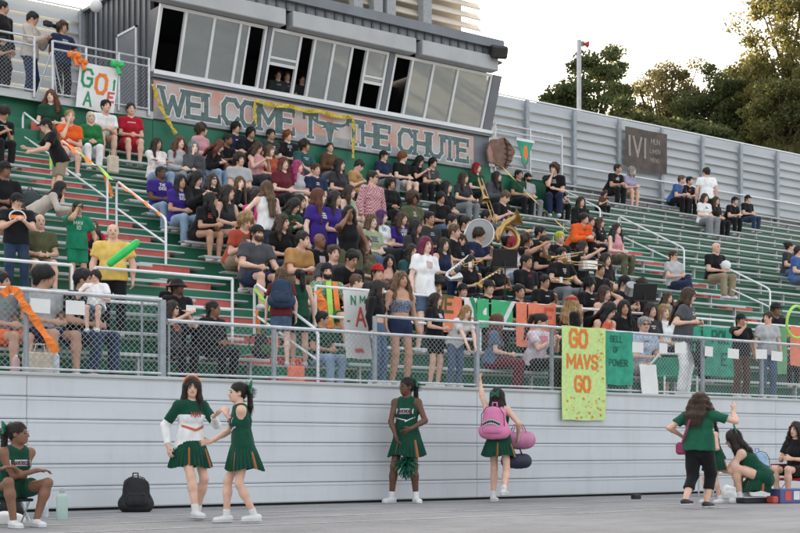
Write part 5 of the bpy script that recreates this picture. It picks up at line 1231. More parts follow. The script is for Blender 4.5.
def chest_panel(e, k, top, key, txt=True):
    me = CACHE[('top', ('front', key), True, top)]
    print_on(e, k, me, [[(-.115,.015),(-.115,-.055),(.115,-.055),(.115,.015)]], 'chest_panel', P_w, -.03, .004)
    q, L = text_quads('MAVERICKS', 0, 0, .045, .34, .16, .2); print_on(e, k, me, [[(x-L/2, z-.043) for x, z in qq] for qq in q], 'chest_lettering', mat('letter_maroon', (.10,.03,.05), .8), -.03, .009)
    print_on(e, k, me, [[(-.13,-.10),(-.13,-.115),(.02,-.15),(.02,-.135)], [(.0,-.15),(.0,-.165),(.13,-.105),(.13,-.09)]], 'trim_stripe', P_w, -.03, .005)
def bow(e, k, at, m, s=.09, nm='hair_bow'):
    p = Vector(headpts(k, at)); mb = MB(); q = k.hrot
    for sx in (-1, 1):
        for sz_ in (.5, -.35): mb.hexa([p+q @ Vector(v) for v in ((0,-.01,-.012),(sx*s,.0,sz_*s-.03),(sx*s,.02,sz_*s-.03),(0,.01,-.012),(0,-.01,.012),(sx*s,.0,sz_*s+.035),(sx*s,.02,sz_*s+.035),(0,.01,.012))])
    mb.lathe([(.004,-.02),(.02,-.012),(.02,.012),(.004,.02)], 8, c=p); return mb.build(nm, m, e)
def crew_on_track():
    G = 'cheerleaders on the track'; M_bow = mat('bow_green', (.02,.17,.10), .5)
    # walking pair
    lb = 'cheerleader in white and green jacket walking with one palm lifted'
    w1 = dict(mode='stand', lean=3, hyaw=-22, hpitch=-3, lh=(.13,-.34,1.20), rh=(-.29,-.02,.86), lhd=(.1,-.9,.25), lpn=(-.2,.3,1), lf=(.1,.02,.09), rf=(-.1,-.36,.085), rkp=(0,-1,.1), ph=.885)
    e, k, s = front(190, 519, 26, w1, 'f', 2, 'long', 'dark', 'fitted', 'white', 'brief', 'uni', lb, 388, grp=G, shoes='w')
    pleated_skirt(k, e); socks(e, k); child('jacket_yoke', yoke(k, .0118), M_uni, e)
    me = CACHE[('top', ('front', lb), True, 'fitted')]; print_on(e, k, me, tq(['MAV'], .05, .6, .2, .2), 'jacket_lettering', mat('letter_rust', (.35,.06,.04), .8), -.06, .022)
    print_on(e, k, me, [[(-.14,-.10),(-.14,-.13),(.0,-.18),(.0,-.15)], [(.0,-.18),(.0,-.15),(.14,-.10),(.14,-.13)]], 'jacket_stripe', mat('stripe_rust', (.55,.12,.05), .8), -.05, .008)
    MB().tube([Vector(headpts(k, (.094*math.cos(a), .02, .04+.098*math.sin(a)))) for a in np.linspace(.15, math.pi-.15, 12)], .017, 6).build('headband', mat('band_orange', (.72,.2,.05), .7), e, True)
    lb = 'cheerleader in sleeveless green dress with ponytail bow, pointing while walking'
    w2 = dict(mode='stand', lean=5, hyaw=8, lh=(.02,-.2,1.30), rh=(-.16,-.36,.98), lp=(.4,.9,-.6), lhd=(-.5,-.3,.7), rhd=(.0,-1,-.15), lf=(.08,.13,.10), rf=(-.08,-.19,.085), ph=.91, lkp=(0,-1,.1))
    e, k, s = front(243, 523, -82, w2, 'f', 2, 'ponytail', 'dark', 'tank', 'uni', 'brief', 'uni', lb, 393, grp=G)
    pleated_skirt(k, e, tilt=(0,.03)); socks(e, k); chest_panel(e, k, 'tank', lb); bow(e, k, (0,.14,.06), M_bow, .11)
    # standing against the wall with pom-pom
    lb = 'cheerleader standing against the wall with a pom pom between the knees'
    w3 = dict(mode='stand', lean=3, hyaw=-42, lh=(.10,-.24,1.0), rh=(-.10,-.25,.90), lp=(1,.4,-.3), rp=(-1,.2,-.2), lf=(.13,-.03,.08), rf=(-.20,-.06,.08), yfoot=(30,-30), ph=.915)
    e, k, s = front(407, 503, -12, w3, 'f', 5, 'ponytail', 'black', 'tank', 'uni', 'brief', 'uni', lb, 387, grp=G)
    pleated_skirt(k, e, length=.37); socks(e, k); chest_panel(e, k, 'tank', lb); bow(e, k, (0,.12,.06), M_bow, .07)
    loc = Vector(e.location)+Vector(rotz(V3(.03,-.16,.52)*s, e.rotation_euler[2])); pm = MB(); r = random.Random(2)
    for i in range(420):
        v = Vector((r.gauss(0,1), r.gauss(0,1), r.gauss(0,1))).normalized(); L = r.uniform(.10,.19); w = v.cross(Vector((r.gauss(0,1), r.gauss(0,1), r.gauss(0,1)))).normalized()*.009; m = v*L*.6+Vector((0,0,.015)); t = v*L+Vector((0,0,-.03))
        pm.add([w*.4, -w*.4, m-w, m+w, t-w*.8, t+w*.8], [(0,1,2,3),(3,2,4,5)])
    o = pm.build('pom_pom', mat('pom_green', (.012,.10,.06), .35, var=.5, scale=30), None, loc=loc); tag(o, 'dark green pom pom held between the knees', 'pom pom')
    # back view with pink backpack, arm raised
    lb = 'cheerleader from behind wearing the pink backpack, reaching up to the fence'
    w4 = dict(mode='stand', lean=-1, side=3, hyaw=12, hpitch=14, lh=(.36,-.25,1.80), rh=(-.27,-.10,.98), lp=(.8,.3,-.2), rp=(-.6,.6,0), lf=(.1,-.05,.08), rf=(-.16,.34,.19), rkp=(0,-1,-.1), ph=.925, lhd=(.1,-.1,1))
    e, k, s = front(499, 502, 165, w4, 'f', 2, 'long', 'dark', 'tank', 'uni', 'brief', 'uni', lb, 396, grp=G)
    pleated_skirt(k, e, length=.33); socks(e, k); bow(e, k, (.03,.115,.06), M_bow, .06)
    a = e.rotation_euler[2]; o = rotz(V3(.02,.20,0)*s, a)
    bp = rucksack('pink backpack with a black shark mouth print', (e.location.x+o[0], e.location.y+o[1], k.P[2]*s+.02), a+math.pi, M_bagp, M_bagp, 1.2)
    mb = MB(); tt = MB(); zb = .17
    for i in range(10):   # shark mouth: black band with white teeth on the pocket front
        x0, x1 = -.105+.021*i, -.105+.021*(i+1); f_ = lambda x: .045*math.cos(x*14)-.02; yb = lambda x: -.150+1.6*x*x
        mb.add([(x0,yb(x0),zb+f_(x0)-.03),(x1,yb(x1),zb+f_(x1)-.03),(x1,yb(x1),zb+f_(x1)+.03),(x0,yb(x0),zb+f_(x0)+.03)], [(0,1,2,3)])
        for sg in (-1, 1): xm = (x0+x1)/2; tt.add([(x0,yb(x0)-.003,zb+f_(x0)+sg*.028),(x1,yb(x1)-.003,zb+f_(x1)+sg*.028),(xm,yb(xm)-.003,zb+f_(xm)+sg*.004)], [(0,1,2) if sg < 0 else (2,1,0)])
    pk = [c for c in bp.children if c.name.startswith('pocket')][0]; mb.build('mouth_print', M_bagk, pk); tt.build('teeth_print', P_w, pk)
    # shoulder bags hanging from the same arm
    def duffel(name, label, loc, rz, m, s_, L=.2):
        e2 = empty(name, loc, rz, label, 'bag'); e2.scale = (s_,s_,s_)
        def shape(f): f.cone((-L,0,0), (L,0,0), (.13,.12), (.13,.12), (0,0,1), k=.03); f.ripple(.006, 22, 8)
        child('bag_body', cached(('duffel', L), lambda: sdf_thing(shape, (-.42,-.25,-.25), (.42,.25,.25), .014)), m, e2)
        for q in (-1, 1): MB().tube([(-.1,.06*q,.11),(-.06,.05*q,.22),(.06,.05*q,.22),(.1,.06*q,.11)], .009, 6).build('handle', m, e2, True)
        return e2
    g = e.location; duffel('duffel_bag', 'pink duffel bag hanging beside the pink backpack', (pix(517,438,g.y+.05).x, g.y+.02, pix(517,440,g.y).z), R(-25), mat('bag_pink_dull', (.52,.20,.34), .7, var=.15, scale=8), 1.0, .13)
    duffel('duffel_bag', 'navy bag with plum trim hanging below the pink duffel bag', (pix(514,460,g.y).x, g.y-.05, pix(514,461,g.y).z), R(-35), mat('bag_navy2', (.02,.025,.05), .6, var=.2), .82, .15)
    # person in green shirt and black leggings
    lb = 'person from behind in green shirt and black leggings, one arm raised'
    w5 = dict(mode='stand', lean=3, hyaw=-5, lh=(.25,-.10,1.05), rh=(-.30,-.30,1.42), rp=(-.8,.1,-.6), rhd=(-.1,-.2,1), lf=(.07,.24,.13), rf=(-.06,-.08,.085), lkp=(0,-1,-.2), ph=.91)
    e, k, s = front(699, 508, 158, w5, 'f', 2, 'wavy', 'brown', 'tee', (.012,.10,.055), 'capri', 'black', lb, 401, girth=1.25, shoes='b')
    a = e.rotation_euler[2]; MB().tube([Vector(k.nb)+Vector((.10,.03,-.03)), Vector(k.chest)+Vector((.06,.155,.05)), Vector(k.waist)+Vector((.12,.15,0)), Vector(k.P)+Vector((.19,.06,.0))], .016, 6).build('bag_strap', mat('strap_pink', (.30,.06,.14), .7), e, True)
    hb = Vector(e.location)+Vector(rotz(V3(.24,.06,.88)*s, a)); o = MB().cbox(-.08,.08,-.04,.04,-.09,.07,.03).build('waist_bag', mat('bag_cerise', (.28,.03,.10), .6), None, True, hb); o.rotation_euler = (0,0,a); tag(o, 'cerise crossbody bag at the hip of the green shirt', 'bag')
    # cheerleader hidden behind her
    lb = 'cheerleader half hidden behind the person in green shirt, bare legs showing'
    w6 = dict(mode='stand', lean=20, hyaw=-10, hpitch=-15, lh=(.12,-.38,1.0), rh=(-.1,-.36,1.0), lf=(.1,.02,.08), rf=(-.1,-.16,.08), ph=.90)
    e, k, s = front(716, 503, -50, w6, 'f', 2, 'ponytail', 'dark', 'tank', 'uni', 'brief', 'uni', lb, 424, grp=G); pleated_skirt(k, e); socks(e, k)
    # crouching cheerleader
    lb = 'crouching cheerleader in green uniform reaching to a low table'
    w7 = dict(mode='sit', lean=42, hyaw=0, hpitch=-18, ph=.33, lh=(.06,-.66,.46), rh=(-.06,-.68,.48), lf=(.1,-.30,.08), rf=(-.12,-.20,.08), lkp=(.3,-1,.6), rkp=(-.3,-1,.7))
    e, k, s = front(764, 503, -88, w7, 'f', 2, 'long', 'dark', 'tank', 'uni', 'brief', 'uni', lb, 449, grp=G, size=1.05); pleated_skirt(k, e, hem=.23, length=.24, tilt=(0,-.06)); socks(e, k); bow(e, k, (0,.06,.12), M_bow, .08)
    # seated person in red chair
    lb = 'person with long dark curls in black, sitting in a red camp chair'
    
    e, k, s = front(798, 501, -35, dict(lean=4, lh=(.1,-.3,.66), rh=(-.1,-.32,.66), ph=.46), 'f', 2, 'wavy', 'dark', 'tee', 'black', 'shorts', 'black', lb, 441, size=.93)
    a = e.rotation_euler[2]; ch = empty('camp_chair', e.location, a, 'red fabric camp chair at the wall end', 'chair'); M_rc = mat('chair_red', (.45,.02,.03), .8)
    MB().cbox(-.26,.26,-.25,.2,.30,.335,.012).build('seat', M_rc, ch); o = MB().cbox(-.28,.28,.16,.195,.34,.92,.012).build('backrest', M_rc, ch)
    for sx in (-1, 1):
        MB().tube([(.27*sx,-.25,0),(.27*sx,.2,.36),(.27*sx,.21,.92)], .012, 6).build('leg', M_pipe, ch); MB().tube([(.29*sx,.2,0),(.29*sx,-.25,.36),(.29*sx,-.25,.52)], .012, 6).build('leg', M_pipe, ch); MB().box(.25*sx-.03,.25*sx+.03,-.27,.2,.52,.54).build('armrest', M_rc, ch)
    # girl seated at the left
    lb = 'cheerleader with braids sitting by the wall with folded arms'
    w8 = dict(mode='sit', lean=20, hyaw=35, ph=.40, lh=(-.12,-.34,.66), rh=(.12,-.38,.62), lhd=(-1,-.1,0), rhd=(1,-.1,0), lf=(.13,-.34,.08), rf=(-.14,-.40,.08), lkp=(.4,-1,.5), rkp=(-.3,-1,.5), twist=5)
    e, k, s = front(10, 526, 24, w8, 'f', 4, 'ponytail', 'dark', 'tank', 'uni', 'mini', 'uni', lb, 434, grp=G, shoes='w', girth=1.08); chest_panel(e, k, 'tank', lb); bow(e, k, (0,.13,.06), M_bow, .09)
    # low stool she sits on
    st = empty('stool', e.location, e.rotation_euler[2], 'low folding stool under the seated cheerleader', 'stool'); MB().cbox(-.18,.18,-.15,.17,.24,.27,.01).build('seat', M_bagk, st)
    for sx in (-1, 1):
        for sy in (-1, 1): MB().tube([(.15*sx,.12*sy,.25),(.17*sx,-.14*sy,0)], .01, 6).build('leg', M_pipe, st)
    # things on the ground
    rucksack('black backpack leaning on the wall behind the walking pair', gpix(136,512)+Vector((0,.0,0)), R(-22), M_bagk, M_bagk, 1.12, R(-6))
    rucksack('black backpack in front of the seated cheerleader', gpix(5,519), R(-10), M_bagk, M_bagk, 1.1)
    p = gpix(62,520); bottle('mint green water bottle standing on the track', p, .06, .34, M_mint, mat('cap_grey', (.35,.37,.38), .5)); p = gpix(45,517); bottle('small clear bottle beside the mint bottle', p, .04, .3, M_clear, M_white)
    def cloth_heap(name, label, loc, r, h, m):
        def sh(f):
            q = np.random.default_rng(3)
            for i in range(9): v = q.uniform(-1,1,2)*r*.6; f.ell((v[0],v[1],h*.3), (r*.4,r*.35,h*.5), k=.05)
            f.ripple(.012, 28, 4); f.cut((0,0,0), (0,0,-1))
        o = child(name, sdf_thing(sh, (-r*1.4,-r*1.4,-.05), (r*1.4,r*1.4,h*1.6), .012), m, None, loc); return tag(o, label, 'cloth')
    cloth_heap('towel', 'crumpled white cloth on the ground by the seated cheerleader', gpix(8,524), .2, .14, M_wp); cloth_heap('towel', 'white cloth beside the crouching cheerleader', gpix(744,499)+Vector((0,.3,0)), .14, .2, M_wp)
    p = gpix(636,499); o = MB().cbox(-.07,.07,-.05,.05,0,.075,.012).build('speaker', M_blk, None, loc=p); tag(o, 'small black box speaker alone on the track', 'speaker')
    # low table with tray and case, bottle, boxes
    p = gpix(724,496); tb = empty('low_table', p, R(-8), 'low white folding table behind the green shirt', 'table'); MB().cbox(-.42,.42,-.2,.2,.36,.39,.01).build('table_top', M_white, tb)
    for sx in (-1, 1):
        for sy in (-1, 1): MB().tube([(.38*sx,.17*sy,.36),(.38*sx,.17*sy,0)], .014, 6).build('leg', M_pipe, tb)
    p2 = p+Vector((.18,.0,.392)); o = empty('tray', p2, R(-8), 'black tray with pale lid on the low table', 'tray'); MB().cbox(-.22,.22,-.13,.13,0,.05,.012).build('tray_base', M_blk, o); MB().cbox(-.23,.23,-.14,.14,.052,.085,.015).build('lid', M_white, o)
    bottle('white water bottle before the crouching cheerleader', gpix(741,502), .055, .3, M_white, M_blk)
    p = gpix(752,503); o = empty('case', p, R(-10), 'flat black case with white top on the track', 'case'); MB().cbox(-.24,.24,-.13,.13,0,.075,.012).build('case_body', M_blk, o); MB().cbox(-.22,.22,-.12,.12,.077,.09,.006).build('case_top', M_white, o)
    p = gpix(787,503); o = empty('drink_carton', p, R(-15), 'purple, red and blue carton of drinks beside the camp chair', 'carton'); MB().cbox(-.2,.2,-.12,.12,0,.2,.01).build('carton_body', mat('carton_purple', (.10,.09,.26), .6, scale=5, col2=(.07,.10,.24)), o)
    MB().box(-.12,-.02,-.124,-.121,.04,.17).build('red_label', P_r, o); MB().box(.02,.12,-.124,-.121,.05,.17).build('white_label', P_w, o); MB().cbox(-.29,-.205,-.1,.1,0,.1,.02).build('red_end', P_r, o)
    o = rucksack('blue and white gym bag against the wall', gpix(771,497)+Vector((0,.25,.28)), R(-20), mat('bag_blue', (.06,.26,.52), .6, scale=7, col2=(.55,.62,.68)), mat('bag_blue2', (.10,.30,.55), .6), 1.15)
    MB().cbox(-.2,.2,-.15,.15,-.28,0,.02).build('support_box', M_wp, o)
crowd_done = crowd()
# ------------------------------------------------------------------ posters, cards, signs
def paper(name, label, cat, x0, z1, w, h, y, m, lines=(), group=None, wob=.012, skew=0., thick=.004, rz=0.):
    """hanging sheet; lines: (text, material, height, x centre 0..1, z 0..1, thickness)"""
    e = empty(name, (x0, y, z1), rz, label, cat, group); nx, nz = 12, 10; vs = []
    for j in range(nz+1):
        for i in range(nx+1):
            u, v = i/nx, j/nz; vs.append((u*w+skew*v*h, -wob*math.sin(u*5+1)*v-.006*math.sin(v*7+u*3), -v*h+.006*math.sin(u*9)))
    n = len(vs); vs2 = vs+[(a, b+thick, c) for a, b, c in vs]; fs = []
    for j in range(nz):
        for i in range(nx):
            a = j*(nx+1)+i; fs.append((a, a+nx+1, a+nx+2, a+1)); fs.append((n+a, n+a+1, n+a+nx+2, n+a+nx+1))
    mb = MB(); mb.add(vs2, fs); sheet = mb.build('sheet', m, e)
    for (t, mm, lh, cx, cz, th) in lines:
        q, L = text_quads(t, 0, 0, lh, .62, .22, th); q = [[(a-L/2+cx*w, b-lh/2-(1-cz)*h) for a, b in qq] for qq in q]
        k = MB()
        for i, qq in enumerate(q):
            nn = 3; A, B, Cc, Dd = [Vector((p[0], 0, p[1])) for p in qq]; g = []
            for r in range(nn+1):
                for s in range(nn+1):
                    p = (A*(1-s/nn)+B*(s/nn))*(1-r/nn)+(Dd*(1-s/nn)+Cc*(s/nn))*(r/nn); v = min(max(-p.z/h, 0), 1); u = min(max(p.x/w, 0), 1)
                    g.append((p.x+skew*v*h, -wob*math.sin(u*5+1)*v-.006*math.sin(v*7+u*3)-.006-.0002*i, p.z))
            k.add(g, [(r*(nn+1)+s, r*(nn+1)+s+1, (r+1)*(nn+1)+s+1, (r+1)*(nn+1)+s) for r in range(nn) for s in range(nn)])
        k.build('lettering', mm, sheet)
    return e
def by_px(xa, ya, xb, yb, y):
    a, b, c = pix(xa, ya, y), pix(xb, ya, y), pix(xa, yb, y); return a.x, a.z, b.x-a.x, a.z-c.z
P_o = mat('paint_orange', (.78,.20,.03), .7, var=.2, scale=25); P_g = mat('paint_green', (.02,.26,.12), .7, var=.2, scale=25); P_dg = mat('paint_dark_green', (.008,.10,.07), .7, var=.2, scale=25); P_r = mat('paint_red', (.62,.10,.07), .7); P_ol = mat('paint_olive', (.10,.10,.02), .7); P_w = mat('paint_white', (.7,.7,.7), .7)
M_yg = mat('poster_lime', (.66,.76,.24), .75, scale=16, col2=(.44,.66,.30), var=.06); M_tg = mat('poster_green', (.03,.36,.22), .75, scale=5, col2=(.02,.22,.15)); M_wp = mat('poster_white', (.74,.74,.72), .75, var=.05, scale=4)
M_op = mat('poster_orange', (.80,.22,.12), .75, var=.1); M_gp = mat('poster_bright_green', (.05,.42,.17), .75, var=.1); M_pg = mat('poster_pale_green', (.16,.36,.18), .75, var=.15, scale=6)
YP = YC-.04
x, z, w, h = by_px(557, 327, 601, 421, YP)
YP = -.075
e = paper('poster', 'long lime green poster painted GO MAVS GO hung over the fence', 'poster', x, WZ+1.01, w, h, YP, M_yg, [('GO', P_o, .25, .37, .875, .22), ('MAVS', P_o, .20, .47, .63, .2), ('GO', P_o, .22, .47, .39, .22)])
rr = random.Random(4); k = MB()
for i in range(46):   # paint dabs
    a, b = rr.uniform(.04, w-.06), -rr.uniform(h*.73, h*.97) if i < 30 else -rr.uniform(.03, h*.6); s = rr.uniform(.015, .035); v = -b/h; u = a/w
    if i >= 30: a = w*.86+rr.uniform(-.06,.05)
    yy = -.012*math.sin(u*5+1)*v-.006*math.sin(v*7+u*3)-.008-.0002*i; k.add([(a,yy,b),(a+s,yy,b-s*.3),(a+s*1.3,yy,b-s*1.2),(a+s*.2,yy,b-s)], [(3,2,1,0)])
k.build('paint_dabs', P_o, e); YP = YC-.04
x, z, w, h = by_px(600, 334, 631, 388, YP); x += .05
paper('poster', 'dark lettered green cloth poster hung beside the GO MAVS poster', 'poster', x, WZ+.99, w, h, YP, M_tg, [('BELL', P_dg, .09, .45, .86, .18), ('OF', P_dg, .085, .45, .66, .18), ('POWER', P_dg, .10, .52, .42, .16)])
yg = DG-.05
for (xa, xb, dz, m, lines, lb) in ((432, 462, .62, M_op, [('WE', P_ol, .26, .36, .78, .2)], 'orange poster lettered WE on the long guard rail'), (463.5, 486, .34, M_wp, [('Y', P_g, .3, .5, .5, .3)], 'white poster with a green letter on the guard rail'), (476, 488, .5, M_gp, [], 'bright green poster on the guard rail behind the auburn hair'),
                              (516, 527, .8, M_op, [], 'narrow orange poster on the guard rail beside the gap'), (528, 556, .58, M_op, [('E', P_r, .3, .75, .6, .2)], 'orange poster on the guard rail behind the tie dyed shirt'), (490.5, 512, .4, M_gp, [('/', P_w, .3, .8, .5, .3)], 'bright green poster with a white stroke on the guard rail')):
    a, b = pix(xa, 300, yg), pix(xb, 300, yg); paper('poster', lb, 'poster', a.x, ZG+1.01, b.x-a.x, dz, yg-.012*(xa % 3), m, lines, 'posters on the guard rail')
for (xa, xb, dz, m, lines, lb) in ((703, 738, .95, M_tg, [('POL', P_dg, .22, .5, .8, .2), ('E', P_dg, .22, .6, .35, .2)], 'green poster with dark letters behind the hand shading eyes'), (770, 787, .95, M_pg, [], 'pale green poster beside the pale grey shirt'), (790, 806, .8, M_op, [], 'orange poster at the end of the front seats'), (686, 701, .6, M_tg, [], 'small green poster beside the black bag')):
    a, b = pix(xa, 322, 1.9), pix(xb, 322, 1.9); paper('poster', lb, 'poster', a.x, pix(xa, 326, 1.9).z, b.x-a.x, dz, 1.9, m, lines, 'posters behind the front seats')
x, z, w, h = by_px(343, 290, 370, 358, .95)
paper('poster', 'tall white poster with green and red lettering beside the black crop top', 'poster', x, z, w, h, .95, M_wp, [('N', P_g, .12, .35, .86, .2), ('M', P_g, .1, .7, .88, .2), ('A', P_r, .26, .62, .62, .14), ('-', P_g, .06, .15, .55, .4), ('ARRR', P_r, .05, .5, .12, .3)], skew=.05)
x, z, w, h = by_px(80, 62, 119, 108, DW-.16)
paper('poster', 'white GO poster in green and orange paint on the landing rail', 'poster', x, z, w, h, DW-.16, M_wp, [('G', P_g, .38, .22, .68, .16), ('O', P_o, .40, .60, .60, .2), ('1', P_g, .22, .93, .62, .2), ('A', P_g, .3, .28, .22, .16), ('E', P_r, .2, .88, .34, .25)], skew=-.12, wob=.05)
# fence cards
CARDS = ['white card on the fence beside the orange ribbon', 'white card on the fence in front of the lap of the boy', 'white card on the fence beside the green cloth poster', 'narrow white card on the fence above the loose white sheet', 'white card on the fence in front of the green folding chair', 'narrow white card on the fence below the black shoulder bag', 'white card on the fence in front of the brown trousers', 'white card on the fence in front of the pale grey shirt', 'white card on the fence beside the jeans and pale green poster']
for i, (cx, cy) in enumerate(((40,305),(75,307),(637.5,347),(663,348),(680,348),(708.5,351),(733,353),(761,354),(776.5,355.5))):
    w = {0:20,1:19}.get(i, 11 if i not in (3,5) else 8); a, b = pix(cx-w/2, cy, .04), pix(cx+w/2, cy, .04)
    o = MB().box(0, b.x-a.x, -.004, .0, -.17/2, .17/2).build('card', M_wp, None, loc=(a.x, .035, a.z)); o.rotation_euler = (0, R(rr.uniform(-2,2)), 0)
    tag(o, CARDS[i], 'card', 'cards on the fence')
# white loose sheet
x, z, w, h = by_px(641, 364, 660, 394, -.01); o = paper('paper_sheet', 'loose white sheet stuck crookedly on the fence wire', 'paper', x, z, w*.9, h, .03, M_wp, skew=.12)
# brown banner on louvre fence
x, z, w, h = by_px(626, 126, 668, 167, YF-.3); M_bb = mat('brown_banner', (.10,.075,.065), .7, scale=3, col2=(.05,.04,.036)); M_bt = mat('banner_pale_print', (.30,.26,.23), .7)
paper('banner', 'dark brown banner with faded lettering on the louvre fence', 'banner', x, z, w, h, YF-.26, M_bb, [('IVI', M_bt, .62, .28, .55, .16), ('MUN', M_bt, .17, .72, .76, .16), ('LIMEN', M_bt, .13, .72, .52, .16), ('MENU', M_bt, .13, .72, .30, .16)], wob=.06)
# glove sign and pennant
gp = pix(501, 153, DW-.2); gl = empty('glove_sign', gp, 0, 'brown baseball glove shaped sign on the landing rail beside the press box', 'sign')
def disc_shape(pts, th=.04):
    mb = MB(); n = len(pts); mb.add([(a,-th/2,b) for a, b in pts]+[(a,th/2,b) for a, b in pts], [tuple(range(n)), tuple(reversed(range(n,2*n)))]+[((k+1)%n,k,n+k,n+(k+1)%n) for k in range(n)]); return mb
pts = [(math.cos(t)*(.47+.05*math.sin(3*t)+.03*math.sin(9*t)), math.sin(t)*(.42+.04*math.cos(5*t))) for t in np.linspace(0, 2*math.pi, 40)[:-1]]
M_glove = mat('glove_brown', (.20,.125,.095), .8, scale=6, col2=(.13,.065,.045)); M_lace = mat('glove_lace', (.06,.035,.028), .8)
disc_shape(pts).build('palm', M_glove, gl)
MB().tube([(.1,-.04,.42),(.2,-.04,.2),(.22,-.04,-.1),(.12,-.04,-.38)], .022, 6).build('seam', M_lace, gl)
for i in range(5): MB().tube([(.1,-.05,.3-.15*i),(.33,-.05,.26-.15*i)], .014, 5).build('lace', M_lace, gl)
disc_shape([(-.44,.16),(-.52,.0),(-.46,-.3),(-.34,-.34),(-.33,-.05)], .06).build('thumb', mat('glove_pink', (.32,.19,.15), .8), gl)
pn = pix(525, 148, DW-.2); sh = empty('pennant', pn, 0, 'green and white shield pennant beside the glove sign', 'pennant')
disc_shape([(-.36,.28),(0,.16),(.36,.28),(.18,-.1),(.1,-.45),(-.1,-.45),(-.18,-.1)], .02).build('cloth', M_tg, sh)
MB().box(-.34,.34,-.02,-.012,.17,.25).build('white_band', M_wp, sh); disc_shape([(-.05,.05),(.06,.08),(.1,-.2),(.02,-.4),(-.07,-.2)], .03).build('orange_mark', P_o, sh)
# ------------------------------------------------------------------ ribbons and streamers
def strip(name, pts, w, m, label, cat='ribbon', group='party ribbons on rails and banner'):
    P = [Vector(p) for p in pts]; mb = MB(); vs = []; n = len(P)
    for i, p in enumerate(P):
        t = (P[min(i+1,n-1)]-P[max(i-1,0)]).normalized(); s = Vector((math.sin(i*.9)*.5,0,1)).cross(t); s = Vector((0,0,1)) if s.length < .1 else t.cross(Vector((0,1,0))).normalized()
        s = (s*math.cos(.5*math.sin(i*1.3))+Vector((0,1,0))*math.sin(.5*math.sin(i*1.3)))*w/2; vs += [p+s, p-s]
    N = len(vs); vs += [v+Vector((0,.004,0)) for v in vs]
    fs = [(2*i,2*i+1,2*i+3,2*i+2) for i in range(n-1)]+[(N+2*i+2,N+2*i+3,N+2*i+1,N+2*i) for i in range(n-1)]
    c = P[0]; mb.add([v-c for v in vs], fs); o = mb.build(name, m, None, loc=c); return tag(o, label, cat, group)
def pl(px_list, d, n=6, sag=0.):
    out = []
    for (a, b) in zip(px_list[:-1], px_list[1:]):
        for i in range(n):
            t = i/n; q = pix(a[0]+(b[0]-a[0])*t, a[1]+(b[1]-a[1])*t, d); q.z -= sag*4*t*(1-t); out.append(q)
    out.append(pix(px_list[-1][0], px_list[-1][1], d)); return out
M_ytape = mat('yellow_tape', (.70,.52,.03), .5, scale=14, col2=(.30,.22,.03)); M_oribbon = mat('orange_ribbon', (.85,.22,.03), .6); M_gribbon = mat('lime_ribbon', (.40,.72,.12), .6); M_grib2 = mat('green_ribbon', (.04,.55,.14), .6)
dt = DW-.2
strip('streamer', pl([(153,84),(158,100),(166,117),(176,134)], dt), .10, M_ytape, 'yellow tape hanging across the letter W of the banner')
strip('streamer', pl([(255,100),(290,106),(320,111),(352,117)], dt, 8, .05), .10, M_ytape, 'yellow tape strung along the window sill to the letter H')
strip('streamer', pl([(255,100),(255,112),(256,124)], dt), .08, M_ytape, 'short yellow tape hanging across the letter O of the banner')
strip('streamer', pl([(353,116),(354,130),(353,158)], dt), .09, M_ytape, 'yellow tape hanging straight down before the word THE')
a, b, c2 = pix(493,157,DW-.35), pix(530,196,10.9), pix(577,241,8.2)
strip('streamer', [a.lerp(b, i/8) for i in range(8)]+[b.lerp(c2, i/8) for i in range(9)], .10, M_ytape, 'long yellow tape running from the glove sign down to the orange hoodie')
def on_rail(x, d, dz=.98): return Vector((x, d, zt(d)+dz))
strip('ribbon', [on_rail(11.76, d, .96+.03*math.sin(d*9)) for d in np.linspace(11.1, 9.2, 12)], .11, M_oribbon, 'orange ribbon on the hand rail above the yellow shirt')
strip('ribbon', [on_rail(11.74, d, .97+.04*math.sin(d*7)) for d in np.linspace(10.2, 8.5, 12)], .08, M_gribbon, 'lime ribbon strung between two hand rails')
strip('ribbon', [on_rail(11.76, d, .94+.02*math.sin(d*13)) for d in np.linspace(8.5, 6.7, 14)], .07, M_oribbon, 'orange ribbon wound down the hand rail by the purple shirts')
strip('ribbon', [Vector((11.78, 9.1, zt(9.1)+.9-.06*i))+Vector((.02*i, -.01*i, 0)) for i in range(8)], .10, M_oribbon, 'orange ribbon tail hanging from the hand rail post')
strip('ribbon', [Vector((11.78+.05*i, 3.5-.02*i, zt(3.5)+.86-.07*i)) for i in range(9)], .07, M_gribbon, 'lime ribbon tail on the lowest hand rail')
strip('ribbon', [Vector((11.78+.01*i, 3.45, zt(3.4)+.55-.07*i)) for i in range(8)], .08, M_oribbon, 'orange ribbon tail on the lowest hand rail')
strip('ribbon', [Vector((11.72, 11.5+.0*i, zt(11.6)+.75-.11*i)) for i in range(6)], .06, M_gribbon, 'lime ribbon on the upper left hand rail')
a = pl([(2,295),(10,289),(17,291),(24,305),(31,313),(42,330),(57,352)], .0, 4); strip('ribbon', a, .10, M_oribbon, 'wide orange ribbon draped from the fence rail to the wall')
for (x, y, m, s, lb) in ((74,57,M_oribbon,.2,'orange bow on the landing rail'),(82,63,M_oribbon,.16,'orange knot at the corner of the GO poster'),(117,66,M_grib2,.2,'green bow at the corner of the GO poster')):
    p = pix(x, y, DW-.2); mb = MB()
    for q in (-1, 1): mb.lathe([(.01,0),(.4*s,.35*s),(.45*s,.6*s),(.15*s,.85*s)], 7, axis=(q*.9,-.2,.4))
    mb.tube([(0,0,0),(.05,-.05,-s)], [.03,.05], 5); tag(mb.build('bow', m, None, loc=p), lb, 'bow', 'party ribbons on rails and banner')
